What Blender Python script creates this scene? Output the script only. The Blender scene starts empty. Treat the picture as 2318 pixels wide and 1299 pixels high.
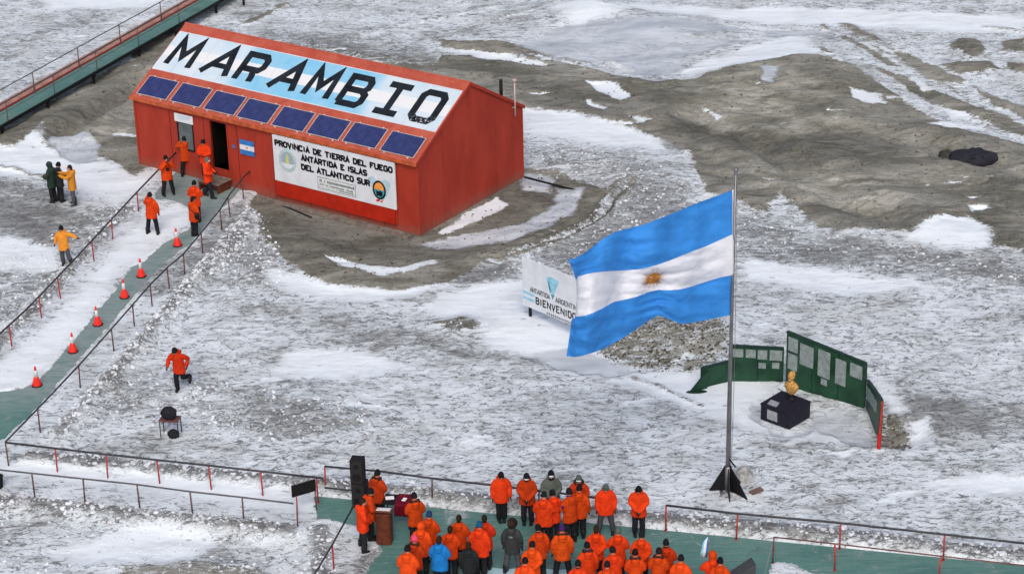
import bpy, bmesh, math, random
import numpy as np
from mathutils import Vector, Matrix, Quaternion

R = math.radians
rnd = random.Random(7)
SC = bpy.context.scene
COL = SC.collection

# ------------------------------------------------------------------ camera
PW, PH = 2318.0, 1299.0
FPX, PITCH, ROLL, CAMH = 5109.0, .4288, -.0237, 35.144
_R0 = np.array([1., 0, 0]); _U0 = np.array([0, math.sin(PITCH), math.cos(PITCH)])
CF = np.array([0, math.cos(PITCH), -math.sin(PITCH)])
CR = math.cos(ROLL) * _R0 + math.sin(ROLL) * _U0
CU = -math.sin(ROLL) * _R0 + math.cos(ROLL) * _U0
cam_d = bpy.data.cameras.new('camera'); cam = bpy.data.objects.new('camera', cam_d); COL.objects.link(cam)
cam_d.sensor_width = 36; cam_d.lens = FPX / PW * 36; cam_d.clip_start = 1; cam_d.clip_end = 6000
m = Matrix.Identity(4)
for i in range(3):
    m[i][0] = CR[i]; m[i][1] = CU[i]; m[i][2] = -CF[i]
m[2][3] = CAMH
cam.matrix_world = m
SC.camera = cam
# ------------------------------------------------------------------ light: overcast
SC.view_settings.view_transform = 'Standard'; SC.view_settings.look = 'None'
SC.view_settings.gamma = 1; SC.view_settings.use_curve_mapping = False
SC.view_settings.exposure = 0.09
SUN_EL, SUN_AZ = R(46), R(-178)     # azimuth measured from +Y towards +X
w = bpy.data.worlds.new('World'); SC.world = w; w.use_nodes = True
nt = w.node_tree; bg = nt.nodes['Background']
sky = nt.nodes.new('ShaderNodeTexSky'); sky.sky_type = 'NISHITA'; sky.sun_disc = False
sky.sun_elevation = SUN_EL; sky.sun_rotation = SUN_AZ
sky.air_density = 1.0; sky.dust_density = 7.0; sky.ozone_density = 1.2; sky.altitude = 200
nt.links.new(sky.outputs[0], bg.inputs[0]); bg.inputs[1].default_value = 0.142
sd = bpy.data.lights.new('sun', 'SUN'); so = bpy.data.objects.new('sun', sd); COL.objects.link(so)
sd.energy = .75; sd.angle = R(32); sd.color = (1, .985, .965)
sv = Vector((math.sin(SUN_AZ) * math.cos(SUN_EL), math.cos(SUN_AZ) * math.cos(SUN_EL), math.sin(SUN_EL)))
so.rotation_euler = sv.to_track_quat('Z', 'Y').to_euler()

# ------------------------------------------------------------------ helpers
def at(px, py, z=0.0):
    """picture point -> world point on the level plane at height z"""
    d = CR * (px - PW / 2) / FPX - CU * (py - PH / 2) / FPX + CF
    t = (z - CAMH) / d[2]
    return np.array([d[0] * t, d[1] * t, z])

def gxy(pts, z=0.0):
    return np.array([at(x, y, z)[:2] for x, y in pts])

def tag(o, label=None, cat=None, group=None, kind=None):
    if label: o['label'] = label
    if cat: o['category'] = cat
    if group: o['group'] = group
    if kind: o['kind'] = kind
    return o

def empty(name, loc, rz=0.0):
    o = bpy.data.objects.new(name, None); COL.objects.link(o)
    o.location = Vector(loc); o.rotation_euler = (0, 0, rz); o.empty_display_size = .2
    return o

def link(name, me, parent=None, loc=None, rot=None):
    o = bpy.data.objects.new(name, me); COL.objects.link(o)
    if parent is not None: o.parent = parent
    if loc is not None: o.location = Vector(loc)
    if rot is not None: o.rotation_euler = rot
    return o

class MB:
    def __init__(s): s.v = []; s.f = []; s.mi = []; s.n = 0
    def add(s, verts, faces, mi=0):
        b = s.n
        s.v.extend([tuple(map(float, p)) for p in verts]); s.n += len(verts)
        for f in faces:
            s.f.append(tuple(b + i for i in f)); s.mi.append(mi)
        return s
    def box(s, c, size, rz=0.0, mi=0, M=None):
        hx, hy, hz = size[0] / 2, size[1] / 2, size[2] / 2
        vs = [Vector((x, y, z)) for z in (-hz, hz) for y in (-hy, hy) for x in (-hx, hx)]
        Rm = M if M is not None else Matrix.Rotation(rz, 3, 'Z')
        vs = [Rm @ v + Vector(c) for v in vs]
        return s.add(vs, [(0, 2, 3, 1), (4, 5, 7, 6), (0, 1, 5, 4), (2, 6, 7, 3), (0, 4, 6, 2), (1, 3, 7, 5)], mi)
    def bar(s, p0, p1, w, h, mi=0, up=(0, 0, 1)):
        p0 = Vector(p0); p1 = Vector(p1); d = (p1 - p0); L = d.length; d.normalize()
        u = Vector(up)
        if abs(d.dot(u)) > .98: u = Vector((0, 1, 0))
        sx = d.cross(u).normalized(); sz = sx.cross(d).normalized()
        M = Matrix((sx, d, sz)).transposed()
        return s.box((p0 + p1) / 2, (w, L, h), M=M, mi=mi)
    def tube(s, pts, r, n=8, mi=0, caps=True, ell=None):
        pts = [Vector(p) for p in pts]
        if not hasattr(r, '__len__'): r = [r] * len(pts)
        rings = []; prev = None
        for i, p in enumerate(pts):
            a = pts[max(i - 1, 0)]; b = pts[min(i + 1, len(pts) - 1)]
            t = (b - a).normalized()
            if prev is None:
                ref = Vector((0, 0, 1)) if abs(t.z) < .9 else Vector((1, 0, 0))
                sx = t.cross(ref).normalized()
            else:
                sx = (prev - t * prev.dot(t)).normalized()
            prev = sx; sy = t.cross(sx)
            rings.append([p + (sx * math.cos(2 * math.pi * k / n) + sy * math.sin(2 * math.pi * k / n)) * r[i] for k in range(n)])
        vs = [q for rg in rings for q in rg]; fs = []
        for i in range(len(rings) - 1):
            for k in range(n):
                fs.append((i * n + k, i * n + (k + 1) % n, (i + 1) * n + (k + 1) % n, (i + 1) * n + k))
        if caps:
            fs.append(tuple(reversed(range(n)))); fs.append(tuple((len(rings) - 1) * n + k for k in range(n)))
        return s.add(vs, fs, mi)
    def loft(s, rings, mi=0, caps=True):
        n = len(rings[0]); vs = [q for rg in rings for q in rg]; fs = []
        for i in range(len(rings) - 1):
            for k in range(n):
                fs.append((i * n + k, i * n + (k + 1) % n, (i + 1) * n + (k + 1) % n, (i + 1) * n + k))
        if caps:
            fs.append(tuple(reversed(range(n)))); fs.append(tuple((len(rings) - 1) * n + k for k in range(n)))
        return s.add(vs, fs, mi)
    def capsule(s, pts, rs, n=10, mi=0):
        """tube with rounded ends"""
        P = [Vector(p) for p in pts]; d0 = (P[0] - P[1]).normalized(); d1 = (P[-1] - P[-2]).normalized()
        pp = [P[0] + d0 * rs[0] * .98, P[0] + d0 * rs[0] * .7] + P + [P[-1] + d1 * rs[-1] * .7, P[-1] + d1 * rs[-1] * .98]
        rr = [rs[0] * .2, rs[0] * .72] + list(rs) + [rs[-1] * .72, rs[-1] * .2]
        return s.tube(pp, rr, n, mi)
    def ball(s, c, r, nu=12, nv=8, mi=0, M=None):
        if not hasattr(r, '__len__'): r = (r, r, r)
        vs = [Vector((0, 0, -r[2]))]
        for j in range(1, nv):
            a = -math.pi / 2 + math.pi * j / nv
            for i in range(nu):
                b = 2 * math.pi * i / nu
                vs.append(Vector((r[0] * math.cos(a) * math.cos(b), r[1] * math.cos(a) * math.sin(b), r[2] * math.sin(a))))
        vs.append(Vector((0, 0, r[2])))
        if M is not None: vs = [M @ v for v in vs]
        vs = [v + Vector(c) for v in vs]
        fs = [(0, 1 + (i + 1) % nu, 1 + i) for i in range(nu)]
        for j in range(nv - 2):
            for i in range(nu):
                a = 1 + j * nu + i; b = 1 + j * nu + (i + 1) % nu
                fs.append((a, b, b + nu, a + nu))
        t = len(vs) - 1; o = 1 + (nv - 2) * nu
        fs += [(t, o + i, o + (i + 1) % nu) for i in range(nu)]
        return s.add(vs, fs, mi)
    def prism(s, poly, z0, z1, mi=0, fr=None):
        """poly: 2D points (ccw); fr maps (a,b,c)->world"""
        fr = fr or (lambda a, b, c: (a, b, c)); n = len(poly)
        vs = [fr(a, b, z0) for a, b in poly] + [fr(a, b, z1) for a, b in poly]
        fs = [tuple(reversed(range(n))), tuple(range(n, 2 * n))] + [(k, (k + 1) % n, n + (k + 1) % n, n + k) for k in range(n)]
        return s.add(vs, fs, mi)
    def mesh(s, name, mats, smooth=False):
        me = bpy.data.meshes.new(name); me.from_pydata(s.v, [], s.f)
        for mt in (mats if isinstance(mats, (list, tuple)) else [mats]): me.materials.append(mt)
        me.polygons.foreach_set('material_index', s.mi)
        if smooth: me.polygons.foreach_set('use_smooth', [True] * len(s.f))
        me.update(); return me
    def build(s, name, mats, parent=None, smooth=False, loc=None, rot=None):
        return link(name, s.mesh(name, mats, smooth), parent, loc, rot)

def bevel(o, w=.01, seg=2):
    md = o.modifiers.new('bevel', 'BEVEL'); md.width = w; md.segments = seg; md.limit_method = 'ANGLE'
    return o

# ------------------------------------------------------------------ numpy noise
def _hash(ix, iy, seed):
    h = (ix.astype(np.int64) * 374761393 + iy.astype(np.int64) * 668265263 + seed * 974634777) & 0xffffffff
    h = ((h ^ (h >> 13)) * 1274126177) & 0xffffffff
    return (h ^ (h >> 16)) & 0xffffffff
def gnoise(x, y, seed=0):
    ix = np.floor(x); iy = np.floor(y); fx = x - ix; fy = y - iy
    u = fx * fx * fx * (fx * (fx * 6 - 15) + 10); v = fy * fy * fy * (fy * (fy * 6 - 15) + 10)
    def g(dx, dy):
        a = _hash(ix + dx, iy + dy, seed) * (2 * math.pi / 4294967296.0)
        return np.cos(a) * (fx - dx) + np.sin(a) * (fy - dy)
    a = g(0, 0); b = g(1, 0); c = g(0, 1); d = g(1, 1)
    return ((a + (b - a) * u) * (1 - v) + (c + (d - c) * u) * v) * 1.5
def fbm(x, y, oct=4, seed=0, ridged=False, gain=.5):
    s = 0; a = 1; t = 0
    for o in range(oct):
        n = gnoise(x, y, seed + o * 17)
        if ridged: n = 1 - 2 * np.abs(n)
        s = s + a * n; t += a; a *= gain; x = x * 2.03 + 5.1; y = y * 2.03 + 1.7
    return s / t
def sstep(a, b, x):
    t = np.clip((x - a) / (b - a), 0, 1); return t * t * (3 - 2 * t)
def seg_dist(x, y, P, closed=False):
    d = np.full(x.shape, 1e9); n = len(P)
    for i in range(n if closed else n - 1):
        a = P[i]; b = P[(i + 1) % n]; ab = b - a; L = ab @ ab + 1e-12
        t = np.clip(((x - a[0]) * ab[0] + (y - a[1]) * ab[1]) / L, 0, 1)
        d = np.minimum(d, np.hypot(x - a[0] - ab[0] * t, y - a[1] - ab[1] * t))
    return d
def sdist(x, y, P, margin=3.0):
    """signed distance (positive inside), exact near the polygon only"""
    out = np.full(x.shape, -margin)
    lo = P.min(0) - margin; hi = P.max(0) + margin
    k = (x > lo[0]) & (x < hi[0]) & (y > lo[1]) & (y < hi[1])
    if not k.any(): return out
    xs = x[k]; ys = y[k]; ins = np.zeros(xs.shape, bool); n = len(P)
    for i in range(n):
        x0, y0 = P[i]; x1, y1 = P[(i + 1) % n]
        c = ((y0 > ys) != (y1 > ys))
        ins ^= c & (xs < (x1 - x0) * (ys - y0) / (y1 - y0 + 1e-12) + x0)
    d = np.minimum(seg_dist(xs, ys, P, True), margin)
    out[k] = np.where(ins, d, -d)
    return out

# ------------------------------------------------------------------ materials
class NT:
    def __init__(s, name):
        s.m = bpy.data.materials.new(name); s.m.use_nodes = True; s.t = s.m.node_tree
        s.b = s.t.nodes['Principled BSDF']
    def n(s, typ, **kw):
        nd = s.t.nodes.new('ShaderNode' + typ)
        for k, v in kw.items(): setattr(nd, k, v)
        return nd
    def l(s, a, b): s.t.links.new(a, b)
    def val(s, sock, v):
        if isinstance(v, (int, float)): sock.default_value = v
        elif isinstance(v, (tuple, list)):
            sock.default_value = tuple(v) + ((1,) if len(v) == 3 and len(sock.default_value) == 4 else ())
        else: s.l(v, sock)
    def mix(s, f, a, b, bt='MIX'):
        nd = s.n('Mix', data_type='RGBA', blend_type=bt)
        s.val(nd.inputs[0], f); s.val(nd.inputs[6], a); s.val(nd.inputs[7], b)
        return nd.outputs[2]
    def math(s, op, a, b=0.0, c=0.0, clamp=False):
        nd = s.n('Math', operation=op); nd.use_clamp = clamp
        s.val(nd.inputs[0], a); s.val(nd.inputs[1], b); s.val(nd.inputs[2], c)
        return nd.outputs[0]
    def ramp(s, f, lo, hi, a=0.0, b=1.0):
        nd = s.n('MapRange'); nd.clamp = True; nd.interpolation_type = 'SMOOTHSTEP'
        s.val(nd.inputs[0], f)
        nd.inputs[1].default_value = lo; nd.inputs[2].default_value = hi; nd.inputs[3].default_value = a; nd.inputs[4].default_value = b
        return nd.outputs[0]
    def co(s, kind='Object', scale=(1, 1, 1), rot=(0, 0, 0), loc=(0, 0, 0)):
        tc = s.n('TexCoord'); mp = s.n('Mapping'); s.l(tc.outputs[kind], mp.inputs[0])
        mp.inputs['Scale'].default_value = scale; mp.inputs['Rotation'].default_value = rot; mp.inputs['Location'].default_value = loc
        return mp.outputs[0]
    def noise(s, vec, scale, detail=4, rough=.55, dist=0.0):
        nd = s.n('TexNoise'); s.l(vec, nd.inputs['Vector']); nd.inputs['Scale'].default_value = scale
        nd.inputs['Detail'].default_value = detail; nd.inputs['Roughness'].default_value = rough; nd.inputs['Distortion'].default_value = dist
        return nd.outputs[0]
    def bump(s, h, strength=.3, dist=.02, normal=None):
        nd = s.n('Bump'); nd.inputs['Strength'].default_value = strength; nd.inputs['Distance'].default_value = dist
        s.l(h, nd.inputs['Height'])
        if normal is not None: s.l(normal, nd.inputs['Normal'])
        s.l(nd.outputs[0], s.b.inputs['Normal']); return nd.outputs[0]
    def base(s, c, rough=.6, metal=0.0, spec=None):
        if spec is None: spec = .22
        s.val(s.b.inputs['Base Color'], c); s.val(s.b.inputs['Roughness'], rough); s.b.inputs['Metallic'].default_value = metal
        if spec is not None: s.b.inputs['Specular IOR Level'].default_value = spec
        return s.m

def plain(name, col, rough=.6, metal=0.0, var=.18, scale=9.0, bump=.1, spec=None, tint=None):
    """painted / moulded material with mottling and fine relief"""
    t = NT(name); v = t.co(); n1 = t.noise(v, scale, 5, .6); n2 = t.noise(v, scale * 7, 3, .6)
    f = t.ramp(n1, .3, .7)
    dark = tuple(c * (1 - var) for c in col); lite = tuple(min(1, c * (1 + var) + .01 * var) for c in col)
    c = t.mix(f, dark, lite)
    if tint: c = t.mix(t.ramp(n2, .55, .75, 0, .5), c, tint)
    t.bump(n2, bump, .01)
    return t.base(c, t.ramp(n1, .2, .8, rough - .08, min(1, rough + .08)), metal, spec)

def cloth(name, col, var=.25, rough=.85, objvar=.17, wr=.9, spec=.10):
    t = NT(name); v = t.co(); oi = t.n('ObjectInfo')
    n1 = t.noise(v, 5, 4, .6, .6); n2 = t.noise(t.co(scale=(1, 1, .45)), 17, 3, .6, .8)
    c = t.mix(t.ramp(n1, .3, .72), tuple(x * (1 - var) for x in col), col)
    hs = t.n('HueSaturation'); t.l(c, hs.inputs['Color'])
    t.l(t.ramp(oi.outputs['Random'], 0, 1, 1 - objvar, 1 + objvar), hs.inputs['Value']); hs.inputs['Saturation'].default_value = 1.0
    t.l(t.ramp(oi.outputs['Random'], 0, 1, .5 + objvar * .018, .5 - objvar * .022), hs.inputs['Hue'])
    hh = t.math('ADD', t.math('MULTIPLY', n1, .6), t.math('MULTIPLY', n2, .5))
    t.bump(hh, wr, .06)
    return t.base(hs.outputs[0], rough, 0, spec)

ORANGE = (.66, .056, .008); ORANGE_D = (.52, .040, .008); ORANGE_L = (.74, .080, .010)
M = {}
M['jk_orange'] = cloth('orange_parka_cloth', ORANGE)
M['jk_dark'] = cloth('deep_orange_parka_cloth', ORANGE_D)
M['jk_light'] = cloth('bright_orange_parka_cloth', ORANGE_L)
M['jk_yellow'] = cloth('yellow_parka_cloth', (.66, .27, .035), .2)
M['jk_blue'] = cloth('blue_parka_cloth', (.012, .17, .52), .25)
M['jk_black'] = cloth('black_parka_cloth', (.022, .025, .028), .3)
M['jk_dgrey'] = cloth('dark_grey_parka_cloth', (.042, .048, .05), .35)
M['jk_green'] = cloth('dark_green_parka_cloth', (.022, .042, .034), .3)
M['jk_grey'] = cloth('grey_green_parka_cloth', (.12, .145, .13), .3)
M['trousers'] = cloth('black_trouser_cloth', (.018, .019, .024), .3, wr=.7)
M['trousers_grey'] = cloth('grey_trouser_cloth', (.075, .08, .095), .3, wr=.7)
M['boot'] = plain('boot_leather', (.012, .012, .013), .5)
M['glove'] = cloth('glove_cloth', (.014, .014, .016), .3)
M['knit_black'] = cloth('black_knit', (.014, .014, .017), .3, .95)
M['knit_blue'] = cloth('navy_knit', (.018, .04, .13), .3, .95)
M['knit_teal'] = cloth('teal_knit', (.01, .11, .24), .3, .95)
M['knit_purple'] = cloth('purple_knit', (.06, .02, .14), .3, .95)
M['knit_pink'] = cloth('pink_knit', (.75, .07, .16), .3, .95)
M['knit_grey'] = cloth('grey_green_knit', (.10, .14, .125), .3, .95)
M['fur'] = cloth('dark_fur_trim', (.045, .026, .02), .5, .95, wr=1.0)
M['hair'] = cloth('dark_hair', (.03, .018, .012), .4, .7, wr=.9)
M['skin'] = plain('skin', (.46, .24, .16), .55, var=.1)
M['goggle'] = plain('goggle_lens', (.55, .62, .62), .15, var=.1)
M['eye'] = plain('dark_eye', (.03, .02, .02), .3, var=.05)
M['lips'] = plain('lips', (.35, .12, .09), .5, var=.05)
M['white_cloth'] = cloth('white_cloth', (.75, .76, .78), .1)

def mat_red_wall():
    t = NT('red_painted_panel'); v = t.co()
    n1 = t.noise(t.co(scale=(1, 1, .35)), 1.1, 6, .62, .4); n2 = t.noise(t.co(scale=(3, 3, .5)), 5, 5, .65); n3 = t.noise(v, 60, 2, .5)
    c = t.mix(t.ramp(n1, .3, .7), (.275, .027, .015), (.36, .040, .022))
    c = t.mix(t.ramp(n2, .56, .8, 0, .45), c, (.24, .035, .02))
    c = t.mix(t.ramp(n3, .66, .74, 0, .3), c, (.5, .16, .11))
    spz = t.n('SeparateXYZ'); t.l(v, spz.inputs[0])
    c = t.mix(t.math('MULTIPLY', t.ramp(t.math('ADD', spz.outputs[2], t.math('MULTIPLY', n2, .9)), .35, 1.0, 1, 0), .6), c, (.19, .11, .085))
    c = t.mix(t.ramp(t.noise(t.co(scale=(9, 9, .35)), 1.6, 4, .7), .58, .72, 0, .35), c, (.20, .03, .02))
    t.bump(t.math('ADD', n1, t.math('MULTIPLY', n2, .5)), .35, .03)
    return t.base(c, t.ramp(n2, .2, .8, .5, .7), 0, .2)
M['red'] = mat_red_wall()
def mat_red_roof():
    t = NT('weathered_red_roof_paint'); v = t.co()
    n1 = t.noise(v, 1.3, 7, .65, .5); n2 = t.noise(t.co(scale=(1, 4, 1)), 7, 6, .7); n3 = t.noise(v, 26, 4, .6)
    c = t.mix(t.ramp(n1, .3, .7), (.35, .058, .036), (.44, .100, .065))
    c = t.mix(t.ramp(n2, .5, .8, 0, .5), c, (.42, .16, .11))
    c = t.mix(t.ramp(n3, .57, .72, 0, .75), c, (.44, .31, .27))
    c = t.mix(t.ramp(n1, .62, .8, 0, .4), c, (.30, .05, .03))
    t.bump(t.math('ADD', n3, n2), .3, .02)
    return t.base(c, .7, 0, .15)
M['roof'] = mat_red_roof()
M['eave'] = plain('orange_eave_metal', (.42, .085, .028), .55, var=.3, scale=4, tint=(.18, .06, .03))
M['red_bright'] = plain('bright_red_board', (.36, .016, .005), .5, var=.12, scale=3)
M['black'] = plain('black_paint', (.010, .010, .012), .55, spec=.12)
M['blackmat'] = plain('matt_black', (.010, .010, .012), .8)
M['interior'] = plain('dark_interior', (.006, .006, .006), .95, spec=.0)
M['navy'] = plain('navy_black_panel', (.013, .013, .024), .55, var=.3, spec=.12)
M['white'] = plain('white_board', (.60, .64, .70), .5, var=.07, scale=2, tint=(.6, .62, .64))
M['ink'] = plain('black_lettering', (.008, .009, .011), .8, var=.3, spec=.05)
M['greyink'] = plain('grey_lettering', (.10, .11, .12), .7, spec=.05)
M['ltblue'] = plain('light_blue_print', (.25, .52, .68), .55)
M['ltblue_pale'] = plain('pale_blue_print', (.36, .52, .60), .55, var=.3, scale=20)
M['blueprint'] = plain('blue_print', (.03, .17, .48), .5)
M['tealprint'] = plain('teal_print', (.05, .27, .33), .5)
M['orangeprint'] = plain('orange_print', (.75, .30, .06), .5)
M['yellowprint'] = plain('yellow_green_print', (.55, .52, .18), .5, var=.4, scale=30)
M['redprint'] = plain('red_print', (.60, .04, .05), .5)
M['alu'] = plain('aluminium_frame', (.50, .40, .37), .5, .1)
M['glass'] = plain('window_glass', (.10, .125, .135), .12, var=.25, scale=2, bump=.02)
M['steel'] = plain('galvanised_steel', (.20, .205, .22), .42, .7, scale=3)
M['rail'] = plain('dark_rail_paint', (.035, .037, .045), .45, var=.4, scale=12, tint=(.12, .11, .11))
M['railgrey'] = plain('grey_rail_paint', (.085, .085, .095), .5, var=.3, scale=12)
M['post'] = plain('red_post_paint', (.36, .035, .028), .5, var=.35, scale=15, tint=(.14, .03, .025))
M['postdark'] = plain('rusted_post_paint', (.12, .055, .05), .6, var=.5, scale=12)
M['wood'] = plain('weathered_timber', (.17, .145, .125), .8, var=.35, scale=6)
M['wood_brown'] = plain('brown_lectern_wood', (.105, .028, .014), .45, var=.25, scale=5)
M['maroon'] = cloth('maroon_table_cloth', (.16, .006, .022), .25, .6)
M['paper'] = plain('white_paper', (.78, .78, .8), .7, var=.04)
M['green'] = plain('dark_green_panel', (.010, .046, .025), .42, var=.35, scale=1.6, tint=(.012, .04, .025))
M['green_dark'] = plain('dark_green_frame', (.010, .032, .022), .45)
M['plaque'] = plain('grey_plaque', (.20, .245, .245), .45, .0, var=.22, scale=7)
M['silver'] = plain('silver_plate', (.36, .38, .40), .35, .5)
M['gold'] = plain('gold_paint', (.42, .235, .07), .75, 0, var=.4, scale=14)
M['conered'] = plain('cone_red', (.72, .028, .018), .4, var=.15)
M['conewhite'] = plain('cone_white', (.80, .76, .78), .4, var=.06)
M['rubber'] = plain('black_rubber', (.018, .017, .018), .7)
M['rope'] = plain('white_rope', (.5, .5, .5), .8)
M['tarp'] = cloth('black_tarpaulin', (.022, .023, .032), .3, .55, wr=1.0)
M['rock'] = plain('brown_rock', (.10, .09, .075), .85, var=.5, scale=2.5, bump=.5)
M['fascia'] = plain('teal_fascia', (.05, .14, .12), .6, var=.3, scale=3)

def mat_solar():
    t = NT('solar_cells'); v = t.co(); sp = t.n('SeparateXYZ'); t.l(v, sp.inputs[0])
    def lines(s_, n, w_):
        f = t.math('FRACT', t.math('MULTIPLY', s_, n)); return t.math('LESS_THAN', f, w_)
    a = lines(sp.outputs[1], 12.0, .11); b = lines(sp.outputs[0], 6.2, .03)
    n = t.noise(v, 3, 3, .5)
    c = t.mix(t.ramp(n, .3, .7), (.018, .026, .098), (.030, .042, .155))
    c = t.mix(t.math('MAXIMUM', a, b), c, (.085, .105, .22))
    return t.base(c, .5, 0, .06)
M['solar'] = mat_solar()
def mat_banner():
    """roof banner painted as a faded light blue / white / light blue flag; object x along house, y up the slope"""
    t = NT('painted_flag_banner'); v = t.co(); sp = t.n('SeparateXYZ'); t.l(v, sp.inputs[0])
    X = sp.outputs[0]; Y = sp.outputs[1]
    n1 = t.noise(v, .9, 5, .6, .5); n2 = t.noise(t.co(scale=(1.2, 3, 1)), 3, 6, .7); n3 = t.noise(v, 22, 4, .65)
    Yd = t.math('ADD', Y, t.math('MULTIPLY', t.math('SUBTRACT', n2, .5), .10))
    up = t.ramp(Yd, 2.86, 2.92); lo = t.ramp(Yd, 2.28, 2.34, 1, 0)
    blue = t.math('MAXIMUM', up, lo)
    mid = t.math('MULTIPLY', t.ramp(X, -11.1, -10.3), t.ramp(X, -4.2, -3.4, 1, 0))
    bf = t.math('MULTIPLY', blue, t.math('ADD', t.math('MULTIPLY', mid, .62), t.ramp(n1, .3, .7, .18, .42)))
    c = t.mix(bf, (.66, .69, .72), (.17, .46, .68))
    c = t.mix(t.ramp(n2, .5, .8, 0, .35), c, (.46, .52, .56))
    seam = t.math('LESS_THAN', t.math('FRACT', t.math('MULTIPLY', t.math('ADD', X, 20), .82)), .02)
    c = t.mix(t.math('MULTIPLY', seam, .5), c, (.35, .38, .4))
    c = t.mix(t.math('MULTIPLY', t.ramp(n3, .58, .7, 0, .5), t.ramp(X, -5, -1, .15, 1)), c, (.40, .30, .31))
    t.bump(n3, .15, .01)
    return t.base(c, .6)
M['banner'] = mat_banner()
def mat_bigletter():
    t = NT('worn_black_roof_lettering'); v = t.co(); sp = t.n('SeparateXYZ'); t.l(v, sp.inputs[0])
    n3 = t.noise(v, 9, 5, .7); n1 = t.noise(v, 1.5, 4, .6)
    wear = t.math('MULTIPLY', t.ramp(n3, .54, .60), t.math('MULTIPLY', t.ramp(sp.outputs[0], -2.1, -1.4), t.ramp(sp.outputs[1], 2.25, 1.8, 0, .8)))
    c = t.mix(t.ramp(n1, .3, .7), (.010, .014, .020), (.019, .025, .034))
    c = t.mix(t.ramp(n3, .6, .72, 0, .35), c, (.10, .11, .12))
    c = t.mix(wear, c, (.55, .58, .6))
    return t.base(c, .8, 0, .05)
M['bigletter'] = mat_bigletter()
def mat_deck(nm='teal_deck_coating', slush=0.0):
    t = NT(nm); v = t.co('Object'); sp = t.n('SeparateXYZ'); t.l(v, sp.inputs[0])
    n1 = t.noise(v, .55, 6, .62, .6); n2 = t.noise(t.co(scale=(.7, 3, 1), rot=(0, 0, R(14))), 2.2, 6, .68); n3 = t.noise(v, 14, 4, .65)
    c = t.mix(t.ramp(n1, .3, .7), (.062, .170, .152), (.105, .222, .198))
    c = t.mix(t.ramp(n2, .46, .70, 0, .65), c, (.17, .245, .235))
    c = t.mix(t.ramp(n3, .55, .72, 0, .55), c, (.24, .28, .275))
    c = t.mix(t.ramp(n1, .60, .74, 0, .6), c, (.035, .085, .08))
    n5 = t.noise(t.co(scale=(.16, 6, 1), rot=(0, 0, R(13.5))), 3.0, 4, .65); c = t.mix(t.ramp(n5, .5, .68, 0, .5), c, (.035, .10, .09)); n6 = t.noise(v, 1.3, 7, .72, 1.0); c = t.mix(t.ramp(n6, .53, .66, 0, .6), c, (.19, .235, .235)); c = t.mix(t.ramp(t.math('ADD', n6, t.math('MULTIPLY', n3, .25)), .74, .84, 0, .6), c, (.42, .46, .48))
    if slush: c = t.mix(t.math('MULTIPLY', t.ramp(n2, .32, .60, slush * .35, slush), t.ramp(sp.outputs[1], 66.5, 69.5)), c, (.27, .31, .32))
    t.bump(n3, .2, .015)
    return t.base(c, t.ramp(n1, .35, .65, .45, .75), 0, .2)
M['deck'] = mat_deck(); M['deck_slush'] = mat_deck('teal_coating_under_slush', .75)
M['pink'] = plain('pink_orange_duct_cover', (.36, .19, .155), .8, var=.3, scale=1.6, tint=(.58, .57, .59))
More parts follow.
